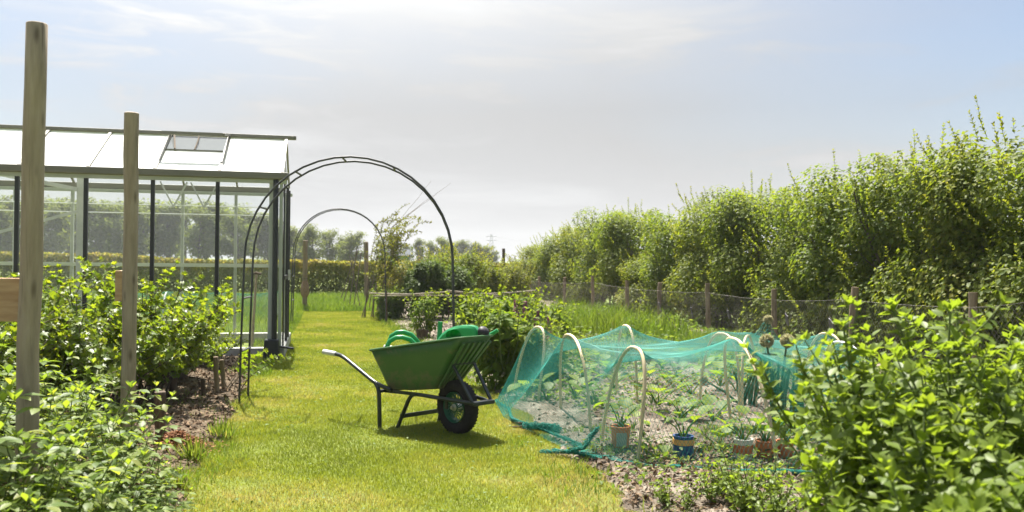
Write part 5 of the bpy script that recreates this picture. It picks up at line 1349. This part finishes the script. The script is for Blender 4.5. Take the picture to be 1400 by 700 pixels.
for i, ((root, h), lab) in enumerate(zip(POTS, ('seedling growing in the orange pot with the grey square', 'seedling with one big upright leaf in the blue pot', 'big leaved seedling in the white rimmed pot', 'seedling in the rust orange pot', 'seedling in the half hidden orange pot'))):
    l = Vector(root.location); dup(KV[(i + 1) % 3], (l.x, l.y, l.z + h * .9), i * 1.3, (1.25, 1.25, 1.45), lab, 'seedlings in the painted pots')

def onion(seed, heads, basepx, lab, nl=9, HL=.5):
    global rng
    rng = np.random.default_rng(seed); random.seed(seed)
    b = G(*basepx); root = thing('onion_plant', lab, 'onion plant', (b.x, b.y, 0), 0, 'flowering onions under the net'); m = MB()
    for k in range(nl):
        p = curve_stem((random.uniform(-.06, .06), random.uniform(-.05, .05), 0), random.uniform(0, 6.3), HL * random.uniform(.55, 1), random.uniform(.03, .25), random.uniform(0, .5), 7, .01); m.tube(p, [.016, .019, .018, .016, .013, .01, .006, .002], 7, caps=False)
    me = build('leaves', m, M['leek'], root)
    at_ = me.data.attributes.new('rnd', 'FLOAT', 'POINT'); at_.data.foreach_set('value', rng.random(len(me.data.vertices)).astype(np.float32) * .3 + .4)
    for (hx_, hy_, dd, rr) in heads:
        tq = P(hx_, hy_, b.y + dd) - b
        m = MB(); m.tube([(0, 0, 0), tq * .5 + Vector((.0, 0, tq.z * .08)), tq], [.012, .01, .006], 7); sm = build('flower_stalk', m, M['leek'], root)
        at_ = sm.data.attributes.new('rnd', 'FLOAT', 'POINT'); at_.data.foreach_set('value', np.full(len(sm.data.vertices), .6, np.float32))
        R0 = rr / FPX * (b.y + dd); n = 620; d = rdir(n); pos = np.array(tuple(tq)) + d * (R0 * rng.uniform(.5, .68, n))[:, None]
        leaf_obj('flower_head', [leaf_arrays(pos, d + rdir(n) * .3, rdir(n), R0 * .5, R0 * .22, 'simple')], M['allium'], root)
onion(601, [(1048, 466, .06, 9.5), (1076, 466, .0, 9.5)], (1062, 592), 'onion plant carrying the two big round seed heads side by side', 14, .58)
onion(602, [(1050, 437, .3, 6.5)], (1044, 545), 'onion plant whose head lifts the net into a peak', 8, .5)
onion(603, [(962, 519, -.1, 6), (1046, 537, .0, 5.5)], (1020, 560), 'onion plant with a stalk leaning far to the left', 9, .42)
onion(604, [(1089, 500, .0, 5.5), (1077, 543, -.2, 4.5)], (1092, 575), 'onion plant right of the big pair of seed heads', 10, .45)
onion(605, [(1137, 490, .0, 6.5)], (1140, 560), 'onion plant half hidden by the bright green bush', 9, .5)

# weeds, tall grass, twigs
rng = np.random.default_rng(700); random.seed(700)
def ground_leaves(n, l0, l1, a0, a1, L, W_, thr, seed, hz=.06):
    l = rng.uniform(l0, l1, n); a = rng.uniform(a0, a1, n); k = fbm(l * 1.3, a * 1.3, seed) > thr; l, a = l[k], a[k]; n = len(l)
    pos = np.stack([l * CU - a * SU, l * SU + a * CU, np.maximum(hr(l, a), 0) + rng.random(n) ** 2 * hz * (.5 + 2 * np.clip(fbm(l * 1.3, a * 1.3, seed) - thr, 0, 1) * 3)], -1)
    s = rng.uniform(.5, 1.3, n)
    return leaf_arrays(pos, rdir(n) * [1, 1, .5], unit(rdir(n) * .6 + [0, 0, 1]), L * s, W_ * s, 'mid')
leaf_obj('weed_cover', [ground_leaves(7000, 4.2, 6.3, 5, 10, .06, .03, .44, 7, .12), ground_leaves(15000, 2.2, 6.2, 9.6, 17, .07, .035, .42, 5, .16), ground_leaves(9000, 1.5, 5.0, 4.4, 9.8, .042, .024, .46, 6, .07), ground_leaves(5000, 1.4, 4, 9.2, 12, .06, .03, .45, 8, .1)], M['peony'])['kind'] = 'stuff'
leaf_obj('tall_grass', [grass_patch(5200, 3.0, 5.6, 12.5, 17.5, .3, .62, .007, lambda l, a: fbm(l * 1.4, a * 1.4, 44) > .4, 4, lean=.35),
                        grass_patch(3500, 4.6, 6.1, 10, 14, .15, .35, .005, lambda l, a: fbm(l * 1.4, a * 1.4, 47) > .42, 4, lean=.45)], M['tall_grass'])['kind'] = 'stuff'
for i, (pts, lab) in enumerate((([(880, 652), (950, 657), (1000, 654), (1065, 657), (1110, 650)], 'long dark dry branch lying along the front net edge'), ([(905, 640), (925, 660), (935, 672), (938, 688)], 'short pale dry twig lying on the soil by the net hem'), ([(700, 575), (722, 590), (745, 590)], 'dark twig on the pale mulch below the net corner'), ([(960, 648), (990, 660), (1030, 664)], 'second dark branch beside the long one at the front net edge'))):
    g3 = [G(*p) + Vector((0, 0, .02)) for p in pts]; t = thing('dry_branch', lab, 'branch', g3[0], 0, 'dry branches on the soil')
    m = MB(); m.tube([p - g3[0] + Vector((random.uniform(-.01, .01), random.uniform(-.02, .02), 0)) for p in g3], [.016, .013, .011, .007, .005][:len(pts)], 7); build('wood', m, M['dark_wood'] if i != 1 else M['cane'], t)
    m = MB()
    for k in range(3):
        q = g3[1] - g3[0]; m.tube([q, q + Vector((random.uniform(-.12, .2), random.uniform(-.1, .1), .03)), q + Vector((random.uniform(-.1, .3), random.uniform(-.15, .15), .02))], [.006, .004, .002], 5)
    build('side_twig', m, M['dark_wood'] if i != 1 else M['cane'], t)
# tufts on the left lawn edge
for i, (px, py, lab) in enumerate(((302, 602, 'tuft of long grass at the bed edge below the arch foot'), (262, 632, 'grass tuft beside the rusty mulch heap'), (238, 672, 'grass tuft at the bottom left lawn edge'))):
    b = G(px, py); t = thing('grass_tuft', lab, 'grass tuft', (b.x, b.y, 0), 0, 'grass tufts at the bed edge'); n = 130
    a = rng.uniform(0, 6.28, n); tl = rng.uniform(.1, .9, n); d = np.stack([np.cos(a) * np.sin(tl), np.sin(a) * np.sin(tl), np.cos(tl)], -1)
    leaf_obj('blades', [leaf_arrays(rng.normal(size=(n, 3)) * [.035, .035, 0], d, np.stack([-np.cos(a), -np.sin(a), np.full(n, .5)], -1), rng.uniform(.08, .2, n), .007, 'mid')], M['tall_grass'], t)
    mroot = MB(); mroot.lathe([(0, .0), (.03, .0), (.02, .02), (0, .025)], 8); build('root_clump', mroot, M['stem'], t)
SUN, CLOUD, EXPO = 4.8, .203, 1.64

# ================================================================== SKY, SUN, CAMERA
EL, AZ = 64.0, -19.0            # sun elevation; azimuth from +Y towards +X
wd = bpy.data.worlds.new('World'); S.world = wd; wd.use_nodes = True
nt = wd.node_tree; bg = nt.nodes['Background']; out = nt.nodes['World Output']
sky = N(nt, 'ShaderNodeTexSky', sky_type='NISHITA'); sky.sun_disc = False
sky.sun_elevation = R(EL); sky.sun_rotation = R(AZ); sky.altitude = 0; sky.air_density = 1.0; sky.dust_density = 2.0; sky.ozone_density = 1.0
nt.links.new(sky.outputs[0], bg.inputs[0]); bg.inputs[1].default_value = .048
# thin high cloud: a veil across the middle of the sky with streaks in it
tc = N(nt, 'ShaderNodeTexCoord'); sx = N(nt, 'ShaderNodeSeparateXYZ'); nt.links.new(tc.outputs['Generated'], sx.inputs[0])
def math_(op, a, b=None, c=None):
    n = nt.nodes.new('ShaderNodeMath'); n.operation = op
    for i, v in enumerate((a, b, c)):
        if v is None: continue
        if isinstance(v, (int, float)): n.inputs[i].default_value = v
        else: nt.links.new(v, n.inputs[i])
    return n.outputs[0]
def mrange(v, a, b, c, d):
    n = nt.nodes.new('ShaderNodeMapRange'); n.clamp = True; nt.links.new(v, n.inputs[0])
    for i, x in zip((1, 2, 3, 4), (a, b, c, d)): n.inputs[i].default_value = x
    return n.outputs[0]
az = math_('ARCTAN2', sx.outputs[0], sx.outputs[1])           # 0 straight ahead
zz = sx.outputs[2]
mp = N(nt, 'ShaderNodeMapping'); mp.inputs['Scale'].default_value = (1.6, 1.6, 9.0); mp.inputs['Rotation'].default_value = (0, R(6), 0)
nt.links.new(tc.outputs['Generated'], mp.inputs[0])
n1 = N(nt, 'ShaderNodeTexNoise', Scale=2.2, Detail=7.0, Roughness=.55, Distortion=.5); nt.links.new(mp.outputs[0], n1.inputs[0])
n2 = N(nt, 'ShaderNodeTexNoise', Scale=1.1, Detail=4.0); nt.links.new(mp.outputs[0], n2.inputs[0])
veil = mrange(math_('ABSOLUTE', math_('ADD', az, .04)), .14, .58, .9, .16)
low = mrange(zz, .02, .2, .35, 0)
mp2 = N(nt, 'ShaderNodeMapping'); mp2.inputs['Scale'].default_value = (3.0, 3.0, 14.0); mp2.inputs['Rotation'].default_value = (0, R(-9), 0); nt.links.new(tc.outputs['Generated'], mp2.inputs[0])
n3 = N(nt, 'ShaderNodeTexNoise', Scale=2.6, Detail=8.0, Roughness=.62, Distortion=.8); nt.links.new(mp2.outputs[0], n3.inputs[0])
wisp = math_('MULTIPLY', mrange(n3.outputs[0], .5, .72, 0, 1.0), mrange(az, -.12, -.3, 0, 1))
streak = math_('ADD', mrange(n1.outputs[0], .52, .72, 0, .45), math_('MULTIPLY', wisp, .5))
broad = mrange(n2.outputs[0], .3, .7, -.12, .12)
fac = math_('MINIMUM', math_('ADD', math_('ADD', math_('ADD', veil, low), streak), broad), 1.0)
cb_ = nt.nodes.new('ShaderNodeBackground'); cb_.inputs[0].default_value = (.985, .993, 1.0, 1)
glow = math_('ADD', mrange(zz, .0, .17, .42, 0), .8)
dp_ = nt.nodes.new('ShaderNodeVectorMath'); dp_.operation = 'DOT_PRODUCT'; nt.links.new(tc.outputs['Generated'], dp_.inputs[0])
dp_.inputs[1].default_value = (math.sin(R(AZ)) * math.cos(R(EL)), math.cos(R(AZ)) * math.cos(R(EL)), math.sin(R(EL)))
aur = math_('MULTIPLY', math_('POWER', math_('MAXIMUM', dp_.outputs['Value'], 0), 7.0), 13.0)      # glow round the sun, out of view, added as fill for the shade
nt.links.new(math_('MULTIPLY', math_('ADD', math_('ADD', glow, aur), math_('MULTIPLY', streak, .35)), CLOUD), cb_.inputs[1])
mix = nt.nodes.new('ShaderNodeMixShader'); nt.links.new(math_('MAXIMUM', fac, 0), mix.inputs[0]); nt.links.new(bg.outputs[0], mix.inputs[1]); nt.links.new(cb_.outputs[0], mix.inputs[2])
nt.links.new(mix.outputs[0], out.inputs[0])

hz = MB(); hz.box((0, 215, 6.9), (560, 480, 16.2))
ho = build('haze', hz, None, smooth=False); ho['kind'] = 'stuff'
hm = bpy.data.materials.new('haze'); hm.use_nodes = True; hn = hm.node_tree; hn.nodes.remove(hn.nodes['Principled BSDF'])
vp = N(hn, 'ShaderNodeVolumePrincipled'); vp.inputs['Color'].default_value = (.95, .97, 1, 1); vp.inputs['Density'].default_value = .0005; vp.inputs['Anisotropy'].default_value = .2
hn.links.new(vp.outputs[0], hn.nodes['Material Output'].inputs['Volume']); ho.data.materials.append(hm)
sl = bpy.data.lights.new('sun', 'SUN'); sl.energy = SUN; sl.angle = R(.55); sl.color = (1, .95, .86)
so = bpy.data.objects.new('sun', sl); COL.objects.link(so)
sd_ = Vector((math.sin(R(AZ)) * math.cos(R(EL)), math.cos(R(AZ)) * math.cos(R(EL)), math.sin(R(EL))))
so.rotation_euler = sd_.to_track_quat('Z', 'Y').to_euler(); so.location = (0, 0, 30)

cam = bpy.data.cameras.new('camera'); co = bpy.data.objects.new('camera', cam); COL.objects.link(co)
cam.sensor_width = 36; cam.lens = 36 * FPX / 1400; cam.clip_start = .05; cam.clip_end = 3000
co.matrix_world = Matrix(((_r.x, _u.x, -_f.x, 0), (_r.y, _u.y, -_f.y, 0), (_r.z, _u.z, -_f.z, EYE), (0, 0, 0, 1)))
cam.dof.use_dof = True; cam.dof.focus_distance = 6.3; cam.dof.aperture_fstop = 3.2
S.camera = co
S.view_settings.view_transform = 'Standard'; S.view_settings.look = 'None'; S.view_settings.gamma = 1; S.view_settings.use_curve_mapping = False
S.view_settings.exposure = EXPO
S.render.engine = 'CYCLES'; S.cycles.use_denoising = True
S.cycles.max_bounces = 8; S.cycles.transparent_max_bounces = 24; S.cycles.transmission_bounces = 4; S.cycles.diffuse_bounces = 3; S.cycles.glossy_bounces = 2; S.cycles.volume_bounces = 0
